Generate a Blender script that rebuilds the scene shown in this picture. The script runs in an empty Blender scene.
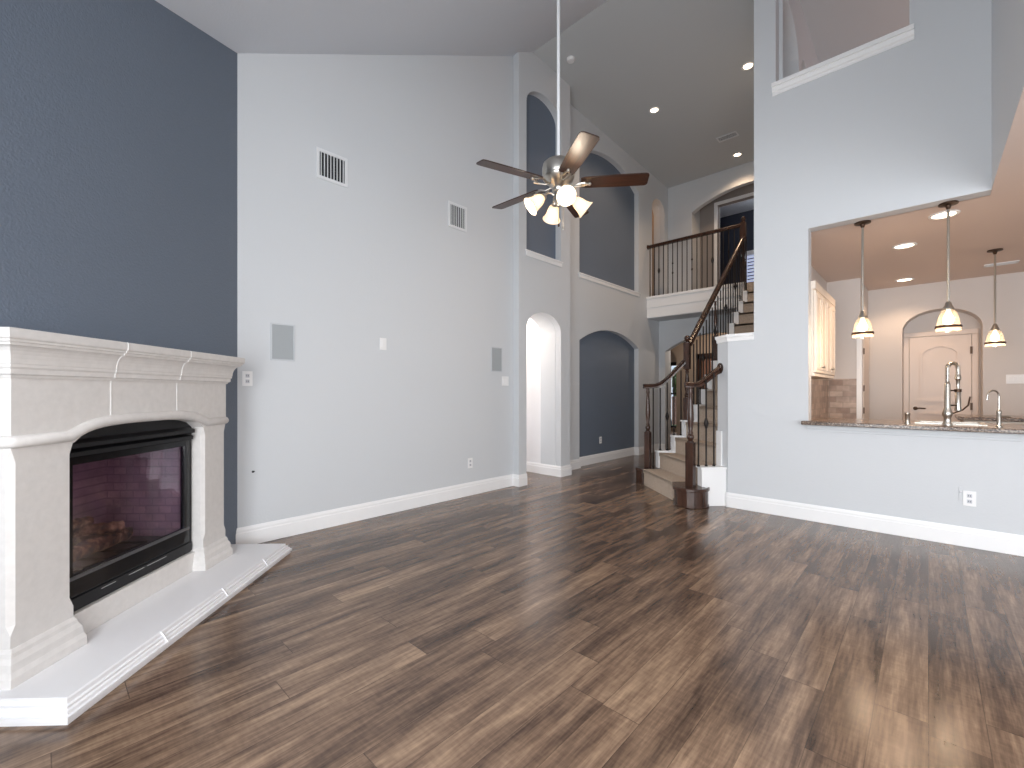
import bpy, bmesh, math, random
from mathutils import Vector, Matrix
from mathutils.geometry import tessellate_polygon

random.seed(7)
C = bpy.context.scene.collection
SC = bpy.context.scene
PI = math.pi
R2 = math.sqrt(0.5)

# ------------------------------------------------------------------ camera
cam_d = bpy.data.cameras.new('camera')
cam_d.sensor_width = 36.0
cam_d.lens = 36.0 * 443 / 1024
cam_d.shift_y = 8 / 1024
cam_d.clip_start = 0.05
cam = bpy.data.objects.new('camera', cam_d)
cam.location = (0, 0, 1.2)
cam.rotation_euler = (PI / 2, 0, math.radians(43.2))
C.objects.link(cam)
SC.camera = cam

# ------------------------------------------------------------------ world, view, large lights
w = bpy.data.worlds.new('sky')
SC.world = w
w.use_nodes = True
bg = w.node_tree.nodes['Background']
bg.inputs[0].default_value = (0.75, 0.86, 1.0, 1)
bg.inputs[1].default_value = 1.0
SC.view_settings.view_transform = 'Standard'
SC.view_settings.look = 'None'
SC.view_settings.gamma = 1
SC.view_settings.exposure = -0.03
SC.view_settings.use_curve_mapping = False
SC.cycles.use_denoising = True
SC.cycles.max_bounces = 10
SC.cycles.diffuse_bounces = 6
SC.cycles.glossy_bounces = 4
SC.cycles.transmission_bounces = 8
SC.cycles.transparent_max_bounces = 12
SC.cycles.sample_clamp_indirect = 6.0

DAY = (0.94, 0.97, 1.0)
WARM = (1.0, 0.70, 0.46)


def area(name, loc, rot, sx, sy, power, col=DAY, spread=PI):
    l = bpy.data.lights.new(name, 'AREA')
    l.shape = 'RECTANGLE'
    l.size, l.size_y = sx, sy
    l.energy = power
    l.color = col
    l.spread = spread
    o = bpy.data.objects.new(name, l)
    o.location = loc
    o.rotation_euler = rot
    C.objects.link(o)
    return o


def point(name, loc, power, col=WARM, r=0.04):
    l = bpy.data.lights.new(name, 'POINT')
    l.energy = power
    l.color = col
    l.shadow_soft_size = r
    o = bpy.data.objects.new(name, l)
    o.location = loc
    C.objects.link(o)
    return o


def spot(name, loc, power, col=WARM, ang=120, blend=0.6, r=0.05):
    l = bpy.data.lights.new(name, 'SPOT')
    l.energy = power
    l.color = col
    l.spot_size = math.radians(ang)
    l.spot_blend = blend
    l.shadow_soft_size = r
    o = bpy.data.objects.new(name, l)
    o.location = loc
    C.objects.link(o)
    return o


# daylight through the windows behind the camera and of the breakfast nook
area('daylight_living', (-0.46, -1.24, 1.45), (PI / 2, 0, 0), 1.38, 1.9, 160)
area('daylight_nook_back', (1.9, -1.24, 1.35), (PI / 2, 0, 0), 2.2, 2.0, 185)
area('daylight_nook_side', (3.62, 1.6, 1.35), (PI / 2, 0, PI / 2), 3.6, 2.0, 62)
area('daylight_entry', (-5.15, 13.35, 1.3), (-PI / 2, 0, 0), 1.2, 1.9, 60)

# ------------------------------------------------------------------ materials


def lin(c):
    return tuple(((x / 255) / 12.92 if x / 255 <= 0.04045 else ((x / 255 + 0.055) / 1.055) ** 2.4) for x in c) + (1,)


def mat(name, rgb, rough=0.5, metal=0.0, bump=0.0, bscale=60.0, emit=None, estr=0.0, spec=None):
    m = bpy.data.materials.new(name)
    m.use_nodes = True
    nt = m.node_tree
    b = nt.nodes['Principled BSDF']
    b.inputs['Base Color'].default_value = lin(rgb)
    b.inputs['Roughness'].default_value = rough
    b.inputs['Metallic'].default_value = metal
    if spec is not None:
        b.inputs['Specular IOR Level'].default_value = spec
    if emit:
        b.inputs['Emission Color'].default_value = lin(emit)
        b.inputs['Emission Strength'].default_value = estr
    if bump:
        g = nt.nodes.new('ShaderNodeNewGeometry')
        n = nt.nodes.new('ShaderNodeTexNoise')
        n.inputs['Scale'].default_value = bscale
        n.inputs['Detail'].default_value = 3
        bp = nt.nodes.new('ShaderNodeBump')
        bp.inputs['Strength'].default_value = bump
        bp.inputs['Distance'].default_value = 0.01
        nt.links.new(g.outputs['Position'], n.inputs['Vector'])
        nt.links.new(n.outputs['Fac'], bp.inputs['Height'])
        nt.links.new(bp.outputs['Normal'], b.inputs['Normal'])
    return m


def N(nt, kind, **kw):
    n = nt.nodes.new(kind)
    for k, v in kw.items():
        setattr(n, k, v)
    return n


def mathn(nt, op, a, b=None):
    n = nt.nodes.new('ShaderNodeMath')
    n.operation = op
    for i, x in enumerate((a, b)):
        if x is None:
            continue
        if hasattr(x, 'node'):
            nt.links.new(x, n.inputs[i])
        else:
            n.inputs[i].default_value = x
    return n.outputs[0]


def ramp(nt, fac, stops):
    r = nt.nodes.new('ShaderNodeValToRGB')
    el = r.color_ramp.elements
    while len(el) < len(stops):
        el.new(0.5)
    for e, (p, c) in zip(el, stops):
        e.position = p
        e.color = lin(c)
    nt.links.new(fac, r.inputs[0])
    return r.outputs[0]


def plank_floor():
    m = bpy.data.materials.new('dark_plank')
    m.use_nodes = True
    nt = m.node_tree
    b = nt.nodes['Principled BSDF']
    g = N(nt, 'ShaderNodeNewGeometry')
    sp = N(nt, 'ShaderNodeSeparateXYZ')
    nt.links.new(g.outputs['Position'], sp.inputs[0])
    x, y = sp.outputs[0], sp.outputs[1]
    W, L = 0.152, 1.22
    xr = mathn(nt, 'DIVIDE', x, W)
    row = mathn(nt, 'FLOOR', xr)
    wn = N(nt, 'ShaderNodeTexWhiteNoise', noise_dimensions='1D')
    nt.links.new(row, wn.inputs['W'])
    yo = mathn(nt, 'ADD', mathn(nt, 'DIVIDE', y, L), mathn(nt, 'MULTIPLY', wn.outputs['Value'], 7.31))
    colm = mathn(nt, 'FLOOR', yo)
    cb = N(nt, 'ShaderNodeCombineXYZ')
    nt.links.new(row, cb.inputs[0])
    nt.links.new(colm, cb.inputs[1])
    wn2 = N(nt, 'ShaderNodeTexWhiteNoise', noise_dimensions='2D')
    nt.links.new(cb.outputs[0], wn2.inputs['Vector'])
    rnd = wn2.outputs['Value']
    # grain
    cg = N(nt, 'ShaderNodeCombineXYZ')
    nt.links.new(mathn(nt, 'MULTIPLY', x, 13.0), cg.inputs[0])
    nt.links.new(mathn(nt, 'MULTIPLY', y, 1.35), cg.inputs[1])
    nt.links.new(mathn(nt, 'MULTIPLY', rnd, 60.0), cg.inputs[2])
    n1 = N(nt, 'ShaderNodeTexNoise')
    n1.inputs['Scale'].default_value = 1.0
    n1.inputs['Detail'].default_value = 7
    n1.inputs['Roughness'].default_value = 0.62
    nt.links.new(cg.outputs[0], n1.inputs['Vector'])
    cg2 = N(nt, 'ShaderNodeCombineXYZ')
    nt.links.new(mathn(nt, 'MULTIPLY', x, 90.0), cg2.inputs[0])
    nt.links.new(mathn(nt, 'MULTIPLY', y, 7.0), cg2.inputs[1])
    nt.links.new(mathn(nt, 'MULTIPLY', rnd, 31.0), cg2.inputs[2])
    n2 = N(nt, 'ShaderNodeTexNoise')
    n2.inputs['Scale'].default_value = 1.0
    n2.inputs['Detail'].default_value = 4
    nt.links.new(cg2.outputs[0], n2.inputs['Vector'])
    cg3 = N(nt, 'ShaderNodeCombineXYZ')
    nt.links.new(mathn(nt, 'MULTIPLY', x, 18.0), cg3.inputs[0])
    nt.links.new(mathn(nt, 'MULTIPLY', y, 60.0), cg3.inputs[1])
    nt.links.new(mathn(nt, 'MULTIPLY', rnd, 17.0), cg3.inputs[2])
    n3 = N(nt, 'ShaderNodeTexNoise')
    n3.inputs['Scale'].default_value = 1.0
    n3.inputs['Detail'].default_value = 2
    nt.links.new(cg3.outputs[0], n3.inputs['Vector'])
    v = mathn(nt, 'ADD', mathn(nt, 'MULTIPLY', n1.outputs['Fac'], 1.3), mathn(nt, 'MULTIPLY', n2.outputs['Fac'], 0.5))
    v = mathn(nt, 'ADD', v, mathn(nt, 'MULTIPLY', n3.outputs['Fac'], 0.18))
    v = mathn(nt, 'ADD', v, mathn(nt, 'MULTIPLY', rnd, 0.2))
    v = mathn(nt, 'SUBTRACT', v, 0.615)
    col = ramp(nt, v, [(0.15, (52, 40, 34)), (0.36, (88, 70, 58)), (0.56, (120, 98, 81)), (0.88, (166, 140, 115))])
    # seams
    fx = mathn(nt, 'FRACT', xr)
    fy = mathn(nt, 'FRACT', yo)
    sx = mathn(nt, 'LESS_THAN', fx, 0.016)
    sy = mathn(nt, 'LESS_THAN', fy, 0.0028)
    s = mathn(nt, 'MAXIMUM', sx, sy)
    mx = N(nt, 'ShaderNodeMix', data_type='RGBA')
    nt.links.new(mathn(nt, 'MULTIPLY', s, 0.55), mx.inputs['Factor'])
    nt.links.new(col, mx.inputs['A'])
    mx.inputs['B'].default_value = lin((38, 29, 25))
    nt.links.new(mx.outputs['Result'], b.inputs['Base Color'])
    rr = mathn(nt, 'ADD', mathn(nt, 'MULTIPLY', n2.outputs['Fac'], 0.12), 0.15)
    nt.links.new(rr, b.inputs['Roughness'])
    b.inputs['Specular IOR Level'].default_value = 0.5
    bp = N(nt, 'ShaderNodeBump')
    bp.inputs['Strength'].default_value = 0.03
    bp.inputs['Distance'].default_value = 0.002
    nt.links.new(n2.outputs['Fac'], bp.inputs['Height'])
    nt.links.new(bp.outputs['Normal'], b.inputs['Normal'])
    return m


def brick_mat(name, c1, c2, mortar, scale, axes=(0, 2), bw=0.5, rh=0.25, ms=0.02, rough=0.6):
    m = bpy.data.materials.new(name)
    m.use_nodes = True
    nt = m.node_tree
    b = nt.nodes['Principled BSDF']
    g = N(nt, 'ShaderNodeNewGeometry')
    sp = N(nt, 'ShaderNodeSeparateXYZ')
    nt.links.new(g.outputs['Position'], sp.inputs[0])
    cb = N(nt, 'ShaderNodeCombineXYZ')
    if axes[0] == 'sum':
        nt.links.new(mathn(nt, 'ADD', sp.outputs[0], sp.outputs[1]), cb.inputs[0])
    else:
        nt.links.new(sp.outputs[axes[0]], cb.inputs[0])
    nt.links.new(sp.outputs[axes[1]], cb.inputs[1])
    br = N(nt, 'ShaderNodeTexBrick')
    br.inputs['Scale'].default_value = scale
    br.inputs['Color1'].default_value = lin(c1)
    br.inputs['Color2'].default_value = lin(c2)
    br.inputs['Mortar'].default_value = lin(mortar)
    br.inputs['Brick Width'].default_value = bw
    br.inputs['Row Height'].default_value = rh
    br.inputs['Mortar Size'].default_value = ms
    nt.links.new(cb.outputs[0], br.inputs['Vector'])
    no = N(nt, 'ShaderNodeTexNoise')
    no.inputs['Scale'].default_value = 9
    no.inputs['Detail'].default_value = 5
    nt.links.new(g.outputs['Position'], no.inputs['Vector'])
    mx = N(nt, 'ShaderNodeMix', data_type='RGBA', blend_type='OVERLAY')
    mx.inputs['Factor'].default_value = 0.6
    nt.links.new(br.outputs['Color'], mx.inputs['A'])
    nt.links.new(no.outputs['Fac'], mx.inputs['B'])
    nt.links.new(mx.outputs['Result'], b.inputs['Base Color'])
    b.inputs['Roughness'].default_value = rough
    return m


def noise_mat(name, stops, scale, rough=0.5, detail=5, stretch=(1, 1, 1), bump=0.0):
    m = bpy.data.materials.new(name)
    m.use_nodes = True
    nt = m.node_tree
    b = nt.nodes['Principled BSDF']
    g = N(nt, 'ShaderNodeNewGeometry')
    mp = N(nt, 'ShaderNodeMapping')
    mp.inputs['Scale'].default_value = stretch
    nt.links.new(g.outputs['Position'], mp.inputs[0])
    no = N(nt, 'ShaderNodeTexNoise')
    no.inputs['Scale'].default_value = scale
    no.inputs['Detail'].default_value = detail
    nt.links.new(mp.outputs[0], no.inputs['Vector'])
    nt.links.new(ramp(nt, no.outputs['Fac'], stops), b.inputs['Base Color'])
    b.inputs['Roughness'].default_value = rough
    if bump:
        bp = N(nt, 'ShaderNodeBump')
        bp.inputs['Strength'].default_value = bump
        bp.inputs['Distance'].default_value = 0.01
        nt.links.new(no.outputs['Fac'], bp.inputs['Height'])
        nt.links.new(bp.outputs['Normal'], b.inputs['Normal'])
    return m


def wood_blade_mat(name, stops):
    """Wood grain running along the object's own X axis."""
    m = bpy.data.materials.new(name)
    m.use_nodes = True
    nt = m.node_tree
    b = nt.nodes['Principled BSDF']
    tc = N(nt, 'ShaderNodeTexCoord')
    mp = N(nt, 'ShaderNodeMapping')
    mp.inputs['Scale'].default_value = (3, 70, 20)
    nt.links.new(tc.outputs['Object'], mp.inputs[0])
    no = N(nt, 'ShaderNodeTexNoise')
    no.inputs['Scale'].default_value = 1.0
    no.inputs['Detail'].default_value = 4
    nt.links.new(mp.outputs[0], no.inputs['Vector'])
    nt.links.new(ramp(nt, no.outputs['Fac'], stops), b.inputs['Base Color'])
    b.inputs['Roughness'].default_value = 0.35
    return m


def glass_mat(name, tint=(255, 255, 255), refl=0.12, rough=0.02, ior=1.5, milk=0.0):
    m = bpy.data.materials.new(name)
    m.use_nodes = True
    nt = m.node_tree
    nt.nodes.remove(nt.nodes['Principled BSDF'])
    out = nt.nodes['Material Output']
    t = N(nt, 'ShaderNodeBsdfTransparent')
    t.inputs[0].default_value = lin(tint)
    gl = N(nt, 'ShaderNodeBsdfGlossy')
    gl.inputs['Roughness'].default_value = rough
    lw = N(nt, 'ShaderNodeLayerWeight')
    mx = N(nt, 'ShaderNodeMixShader')
    fz = mathn(nt, 'POWER', lw.outputs['Facing'], 5.0)
    nt.links.new(mathn(nt, 'ADD', mathn(nt, 'MULTIPLY', fz, 0.8), refl + 0.04), mx.inputs[0])
    nt.links.new(t.outputs[0], mx.inputs[1])
    nt.links.new(gl.outputs[0], mx.inputs[2])
    if milk:
        tr = N(nt, 'ShaderNodeBsdfTranslucent')
        tr.inputs[0].default_value = lin((255, 250, 242))
        m2 = N(nt, 'ShaderNodeMixShader')
        m2.inputs[0].default_value = milk
        nt.links.new(mx.outputs[0], m2.inputs[1])
        nt.links.new(tr.outputs[0], m2.inputs[2])
        mx = m2
    nt.links.new(mx.outputs[0], out.inputs[0])
    return m


def frosted_mat(name, rgb, e=0.0, ecol=(255, 225, 180)):
    m = bpy.data.materials.new(name)
    m.use_nodes = True
    nt = m.node_tree
    nt.nodes.remove(nt.nodes['Principled BSDF'])
    out = nt.nodes['Material Output']
    d = N(nt, 'ShaderNodeBsdfDiffuse')
    d.inputs[0].default_value = lin(rgb)
    t = N(nt, 'ShaderNodeBsdfTranslucent')
    t.inputs[0].default_value = lin(rgb)
    mx = N(nt, 'ShaderNodeMixShader')
    mx.inputs[0].default_value = 0.5
    nt.links.new(d.outputs[0], mx.inputs[1])
    nt.links.new(t.outputs[0], mx.inputs[2])
    em = N(nt, 'ShaderNodeEmission')
    em.inputs[0].default_value = lin(ecol)
    em.inputs[1].default_value = e
    ad = N(nt, 'ShaderNodeAddShader')
    nt.links.new(mx.outputs[0], ad.inputs[0])
    nt.links.new(em.outputs[0], ad.inputs[1])
    nt.links.new(ad.outputs[0], out.inputs[0])
    return m


WALL = mat('wall_paint', (206, 209, 212), 0.75, bump=0.10, bscale=70)
BLUE = mat('slate_blue_paint', (104, 115, 130), 0.55, bump=0.35, bscale=90)
FCEIL = mat('ceiling_paint_shaded', (194, 198, 200), 0.85, bump=0.12, bscale=60)  # same paint as the living ceiling, darkened in colour for the dimmer foyer
CEIL = mat('ceiling_paint_lit', (214, 219, 226), 0.85, bump=0.12, bscale=60)  # lighter copy of that paint, carrying the brighter light near the windows
KCEIL = mat('kitchen_ceiling_paint', (222, 205, 195), 0.85, bump=0.10, bscale=60)
KWALL = mat('kitchen_paint', (212, 206, 202), 0.75, bump=0.08, bscale=70)
WHITE = mat('white_trim', (240, 240, 240), 0.4)
FLOOR = plank_floor()
STONE = noise_mat('cast_stone', [(0.3, (212, 209, 206)), (0.7, (220, 217, 214))], 30, 0.6, bump=0.012)
TILEW = mat('white_hearth', (230, 230, 232), 0.45)
JOINT = mat('joint_caulk', (240, 239, 238), 0.5)
BLACK = mat('black_metal', (30, 31, 34), 0.38, 0.3)
BLACKG = mat('black_gloss', (18, 19, 22), 0.16)
STEEL = mat('brushed_nickel', (190, 186, 178), 0.28, 1.0)
CHROME = mat('chrome', (220, 220, 220), 0.12, 1.0)
IRON = mat('dark_iron', (34, 29, 27), 0.45, 0.4)
BRONZE = mat('bronze', (72, 54, 42), 0.4, 0.7)
DWOOD = noise_mat('dark_stained_wood', [(0.3, (42, 27, 21)), (0.7, (74, 48, 36))], 22, 0.25, stretch=(1, 1, 0.15))
CARPET = noise_mat('beige_carpet', [(0.3, (150, 134, 118)), (0.7, (198, 182, 166))], 160, 0.95, bump=0.5)
BLADE = wood_blade_mat('walnut_blade', [(0.3, (34, 19, 14)), (0.7, (66, 39, 27))])
GRANITE = noise_mat('granite', [(0.35, (40, 32, 28)), (0.5, (98, 82, 71)), (0.64, (164, 146, 130))], 90, 0.2)
TILE = brick_mat('backsplash_tile', (146, 124, 112), (188, 168, 154), (150, 136, 124), 3.3, ('sum', 2), 0.5, 0.25, 0.012, 0.4)
FIREBRICK = brick_mat('firebrick', (176, 150, 152), (158, 134, 140), (142, 122, 126), 4.5, ('sum', 2), 0.5, 0.22, 0.02, 0.8)
LOG = noise_mat('ceramic_log', [(0.32, (42, 32, 28)), (0.5, (120, 90, 62)), (0.68, (196, 164, 120))], 26, 0.85, bump=0.8)
CABINET = mat('cream_cabinet', (232, 220, 206), 0.45)
DOORW = mat('door_white', (226, 212, 202), 0.45)
PLASTIC = mat('white_plastic', (236, 236, 236), 0.4)
GRILLE = mat('grey_grille', (196, 200, 204), 0.6)
VENTD = mat('vent_dark', (38, 40, 43), 0.8)
VENTW = mat('vent_white', (222, 224, 226), 0.5)
SLOT = mat('dark_slot', (60, 60, 62), 0.7)
FGLASS = glass_mat('fire_glass', (236, 228, 240), 0.09, 0.02)
WGLASS = glass_mat('window_glass', (250, 252, 255), 0.0, 0.01)
PGLASS = glass_mat('pendant_glass', (252, 248, 242), 0.03, 0.05, 1.35, 0.10)
SHADE = frosted_mat('frosted_shade', (248, 238, 224), 0.14)
BULB = mat('lit_bulb', (255, 255, 255), 0.5, emit=(255, 228, 190), estr=7)
CANLIT = mat('lit_can', (255, 255, 255), 0.5, emit=(255, 232, 200), estr=9)
NAVY = mat('navy_paint', (44, 48, 62), 0.6)
HALLW = mat('hall_paint', (236, 236, 238), 0.7)
TANW = mat('tan_paint', (172, 152, 134), 0.7)
FDOOR = noise_mat('entry_door_wood', [(0.3, (120, 84, 66)), (0.7, (168, 124, 102))], 16, 0.45, stretch=(1, 1, 0.1))
BRICKO = brick_mat('red_brick', (150, 92, 76), (176, 118, 98), (190, 178, 166), 4, (0, 2), 0.5, 0.2, 0.02, 0.8)
LEAF = noise_mat('shrub_leaf', [(0.3, (56, 78, 40)), (0.7, (120, 146, 92))], 12, 0.7)
GRASS = noise_mat('lawn', [(0.3, (86, 104, 60)), (0.7, (130, 146, 92))], 12, 0.9)
BLIND = mat('glowing_blind_slat', (205, 212, 235), 0.5, emit=(205, 215, 245), estr=0.55)  # slats emit by themselves, standing in for daylight on the blind
WALL_SHADED = mat('wall_paint_shaded', (150, 142, 137), 0.7)  # wall grey with the alcove's shade put into its colour
HOLE = mat('cable_hole', (40, 38, 38), 0.8)

# ------------------------------------------------------------------ mesh helpers


class MB:
    def __init__(self):
        self.bm = bmesh.new()

    def box(self, x0, x1, y0, y1, z0, z1):
        v = [self.bm.verts.new(p) for p in ((x0, y0, z0), (x1, y0, z0), (x1, y1, z0), (x0, y1, z0),
                                            (x0, y0, z1), (x1, y0, z1), (x1, y1, z1), (x0, y1, z1))]
        for f in ((0, 3, 2, 1), (4, 5, 6, 7), (0, 1, 5, 4), (1, 2, 6, 5), (2, 3, 7, 6), (3, 0, 4, 7)):
            self.bm.faces.new([v[i] for i in f])
        return self

    def prism(self, poly, z0, z1):
        a = [self.bm.verts.new((p[0], p[1], z0)) for p in poly]
        b = [self.bm.verts.new((p[0], p[1], z1)) for p in poly]
        n = len(poly)
        self.bm.faces.new(a[::-1])
        self.bm.faces.new(b)
        for i in range(n):
            self.bm.faces.new((a[i], a[(i + 1) % n], b[(i + 1) % n], b[i]))
        return self

    def slab(self, loops, o, u, v, n, t):
        """Polygon with holes in the plane o + a*u + b*v, given thickness t along n."""
        o, u, v, n = Vector(o), Vector(u), Vector(v), Vector(n)
        pts = [p for lp in loops for p in lp]
        f = [self.bm.verts.new(o + u * a + v * b) for a, b in pts]
        k = [self.bm.verts.new(o + u * a + v * b + n * t) for a, b in pts]
        tri = tessellate_polygon([[Vector((a, b, 0)) for a, b in lp] for lp in loops])
        for q in tri:
            try:
                self.bm.faces.new([f[i] for i in q])
                self.bm.faces.new([k[i] for i in reversed(q)])
            except ValueError:
                pass
        s = 0
        for lp in loops:
            m = len(lp)
            for i in range(m):
                j = (i + 1) % m
                self.bm.faces.new((f[s + i], f[s + j], k[s + j], k[s + i]))
            s += m
        return self

    def sweep(self, path, prof, closed=False):
        """Mitred sweep of a closed profile [(out, z)] along a plan path; out is to the right of travel."""
        n = len(path)
        P = [Vector((p[0], p[1])) for p in path]
        rings = []
        for i in range(n):
            d0 = (P[i] - P[i - 1]).normalized() if (i > 0 or closed) else None
            d1 = (P[(i + 1) % n] - P[i]).normalized() if (i < n - 1 or closed) else None
            if d0 is None:
                d0 = d1
            if d1 is None:
                d1 = d0
            n0, n1 = Vector((d0.y, -d0.x)), Vector((d1.y, -d1.x))
            mm = (n0 + n1)
            mm = mm / max(0.2, (1 + n0.dot(n1)))
            rings.append([self.bm.verts.new((P[i].x + mm.x * q, P[i].y + mm.y * q, z)) for q, z in prof])
        m = len(prof)
        for i in range(n if closed else n - 1):
            A, B = rings[i], rings[(i + 1) % n]
            for j in range(m):
                self.bm.faces.new((A[j], A[(j + 1) % m], B[(j + 1) % m], B[j]))
        if not closed:
            self.bm.faces.new(rings[0])
            self.bm.faces.new(rings[-1][::-1])
        return self

    def tube(self, pts, r, seg=10, radii=None):
        pts = [Vector(p) for p in pts]
        rings = []
        prev = None
        for i, p in enumerate(pts):
            if i == 0:
                d = pts[1] - p
            elif i == len(pts) - 1:
                d = p - pts[i - 1]
            else:
                d = (pts[i + 1] - p).normalized() + (p - pts[i - 1]).normalized()
            d.normalize()
            ref = Vector((0, 0, 1)) if abs(d.z) < 0.95 else Vector((1, 0, 0))
            if prev is not None and abs(prev.dot(d)) < 0.98:
                ref = prev
            a = d.cross(ref).normalized()
            b = a.cross(d).normalized()
            prev = b
            rr = radii[i] if radii else r
            rings.append([self.bm.verts.new(p + (a * math.cos(2 * PI * k / seg) + b * math.sin(2 * PI * k / seg)) * rr) for k in range(seg)])
        for A, B in zip(rings, rings[1:]):
            for k in range(seg):
                self.bm.faces.new((A[k], A[(k + 1) % seg], B[(k + 1) % seg], B[k]))
        self.bm.faces.new(rings[0][::-1])
        self.bm.faces.new(rings[-1])
        return self

    def bar(self, p0, p1, wd, ht, up=(0, 0, 1)):
        """Rectangular bar between two points."""
        p0, p1 = Vector(p0), Vector(p1)
        d = (p1 - p0).normalized()
        up = Vector(up)
        a = d.cross(up).normalized()
        b = a.cross(d).normalized()
        r = []
        for p in (p0, p1):
            r.append([self.bm.verts.new(p + a * sx * wd / 2 + b * sz * ht / 2) for sx, sz in ((-1, -1), (1, -1), (1, 1), (-1, 1))])
        for k in range(4):
            self.bm.faces.new((r[0][k], r[0][(k + 1) % 4], r[1][(k + 1) % 4], r[1][k]))
        self.bm.faces.new(r[0][::-1])
        self.bm.faces.new(r[1])
        return self

    def lathe(self, prof, c=(0, 0, 0), seg=24, axis=None, cap=True):
        """Revolve [(r, z)] about the vertical through c (or about axis, a direction)."""
        M = Matrix.Translation(Vector(c))
        if axis is not None:
            M = M @ Vector((0, 0, 1)).rotation_difference(Vector(axis)).to_matrix().to_4x4()
        rings = []
        for r, z in prof:
            rings.append([self.bm.verts.new(M @ Vector((r * math.cos(2 * PI * k / seg), r * math.sin(2 * PI * k / seg), z))) for k in range(seg)])
        for A, B in zip(rings, rings[1:]):
            for k in range(seg):
                self.bm.faces.new((A[k], A[(k + 1) % seg], B[(k + 1) % seg], B[k]))
        if cap:
            self.bm.faces.new(rings[0][::-1])
            self.bm.faces.new(rings[-1])
        return self

    def ball(self, c, r, seg=14, sz=1.0):
        prof = [(max(1e-4, r * math.sin(PI * i / 8)), -r * sz * math.cos(PI * i / 8)) for i in range(9)]
        return self.lathe(prof, c, seg)

    def build(self, name, m, parent=None, smooth=False, bevel=0.0, world=False, kind=None):
        bm = self.bm
        bmesh.ops.recalc_face_normals(bm, faces=bm.faces)
        if world and parent is not None:
            inv = parent.matrix_basis.inverted()
            bmesh.ops.transform(bm, matrix=inv, verts=bm.verts)
        me = bpy.data.meshes.new(name)
        bm.to_mesh(me)
        bm.free()
        if smooth:
            for p in me.polygons:
                p.use_smooth = True
            try:
                me.set_sharp_from_angle(angle=math.radians(40))
            except Exception:
                pass
        me.materials.append(m)
        o = bpy.data.objects.new(name, me)
        C.objects.link(o)
        if parent is not None:
            o.parent = parent
        if bevel:
            b = o.modifiers.new('edge', 'BEVEL')
            b.width = bevel
            b.segments = 2
            b.limit_method = 'ANGLE'
            b.angle_limit = math.radians(35)
        if kind:
            o['kind'] = kind
        return o


def struct(name, mb, m, parent=None, **kw):
    return mb.build(name, m, parent, kind=None if parent else 'structure', **kw)


def tag(o, label, cat, group=None, kind=None):
    o['label'] = label
    o['category'] = cat
    if group:
        o['group'] = group
    if kind:
        o['kind'] = kind
    return o


def thing(name, label, cat, loc=(0, 0, 0), rz=0.0, group=None):
    o = bpy.data.objects.new(name, None)
    o.empty_display_size = 0.1
    o.location = loc
    o.rotation_euler = (0, 0, rz)
    o.matrix_basis = Matrix.Translation(Vector(loc)) @ Matrix.Rotation(rz, 4, 'Z')
    C.objects.link(o)
    return tag(o, label, cat, group)


def dup(root, loc, rz=None, label=None):
    r = root.copy()
    C.objects.link(r)
    r.location = loc
    if rz is not None:
        r.rotation_euler = (0, 0, rz)
    if label:
        r['label'] = label
    for ch in list(root.children):
        c = ch.copy()
        C.objects.link(c)
        c.parent = r
        for g in ch.children:
            d = g.copy()
            C.objects.link(d)
            d.parent = c
    return r


def arch(a0, a1, z0, zs, za, n=20):
    """Opening outline with an elliptical head: springing zs, crown za."""
    c, rx = (a0 + a1) / 2, (a1 - a0) / 2
    pts = [(a0, z0), (a1, z0)]
    for i in range(n + 1):
        t = PI * i / n
        pts.append((c + rx * math.cos(t), zs + (za - zs) * math.sin(t)))
    return pts


def seg_arch(a0, a1, z0, zs, za, n=20):
    """Opening outline with a flat circular (segmental) head."""
    c, hw, h = (a0 + a1) / 2, (a1 - a0) / 2, za - zs
    r = (hw * hw + h * h) / (2 * h)
    A = math.asin(min(1, hw / r))
    pts = [(a0, z0), (a1, z0)]
    for i in range(n + 1):
        t = A - 2 * A * i / n
        pts.append((c + r * math.sin(t), za - r + r * math.cos(t)))
    return pts


def rect(a0, a1, z0, z1):
    return [(a0, z0), (a1, z0), (a1, z1), (a0, z1)]


X, Y, Z = Vector((1, 0, 0)), Vector((0, 1, 0)), Vector((0, 0, 1))


def wall_x(x, loops, t, dirx=-1):
    """Wall in the plane x=const; loops in (y, z); thickness along +-x."""
    return MB().slab(loops, (x, 0, 0), Y, Z, X * dirx, t)


def wall_y(y, loops, t, diry=1):
    return MB().slab(loops, (0, y, 0), X, Z, Y * diry, t)


# ------------------------------------------------------------------ shell
XL, XF, XN = -3.88, -3.776, -4.0       # left wall, foyer pier, niche wall
YK = 4.92                               # kitchen wall
ZC = 5.65                               # foyer ceiling, falling slightly to the back


def zfoy(y):
    return 5.655 - 0.034 * (y - 4.42)


ZK = 2.73                               # kitchen ceiling
ZF = 3.04                               # upper floor
DIAG = 2.84                             # fireplace wall: x + y = -DIAG
YB = -1.2                               # wall behind the camera


def zc(y):
    return 3.81 + 0.546 * (y - 1.04) if y < 4.41 else ZC


floor = struct('floor', MB().box(-6.7, 3.7, -1.35, 13.3, -0.1, 0), FLOOR)

struct('wall_left', wall_x(XL, [[(1.0, -.05), (4.15, -.05), (4.15, zc(4.15) + .04), (1.0, zc(1.0) + .04)]], .16), WALL)
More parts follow.
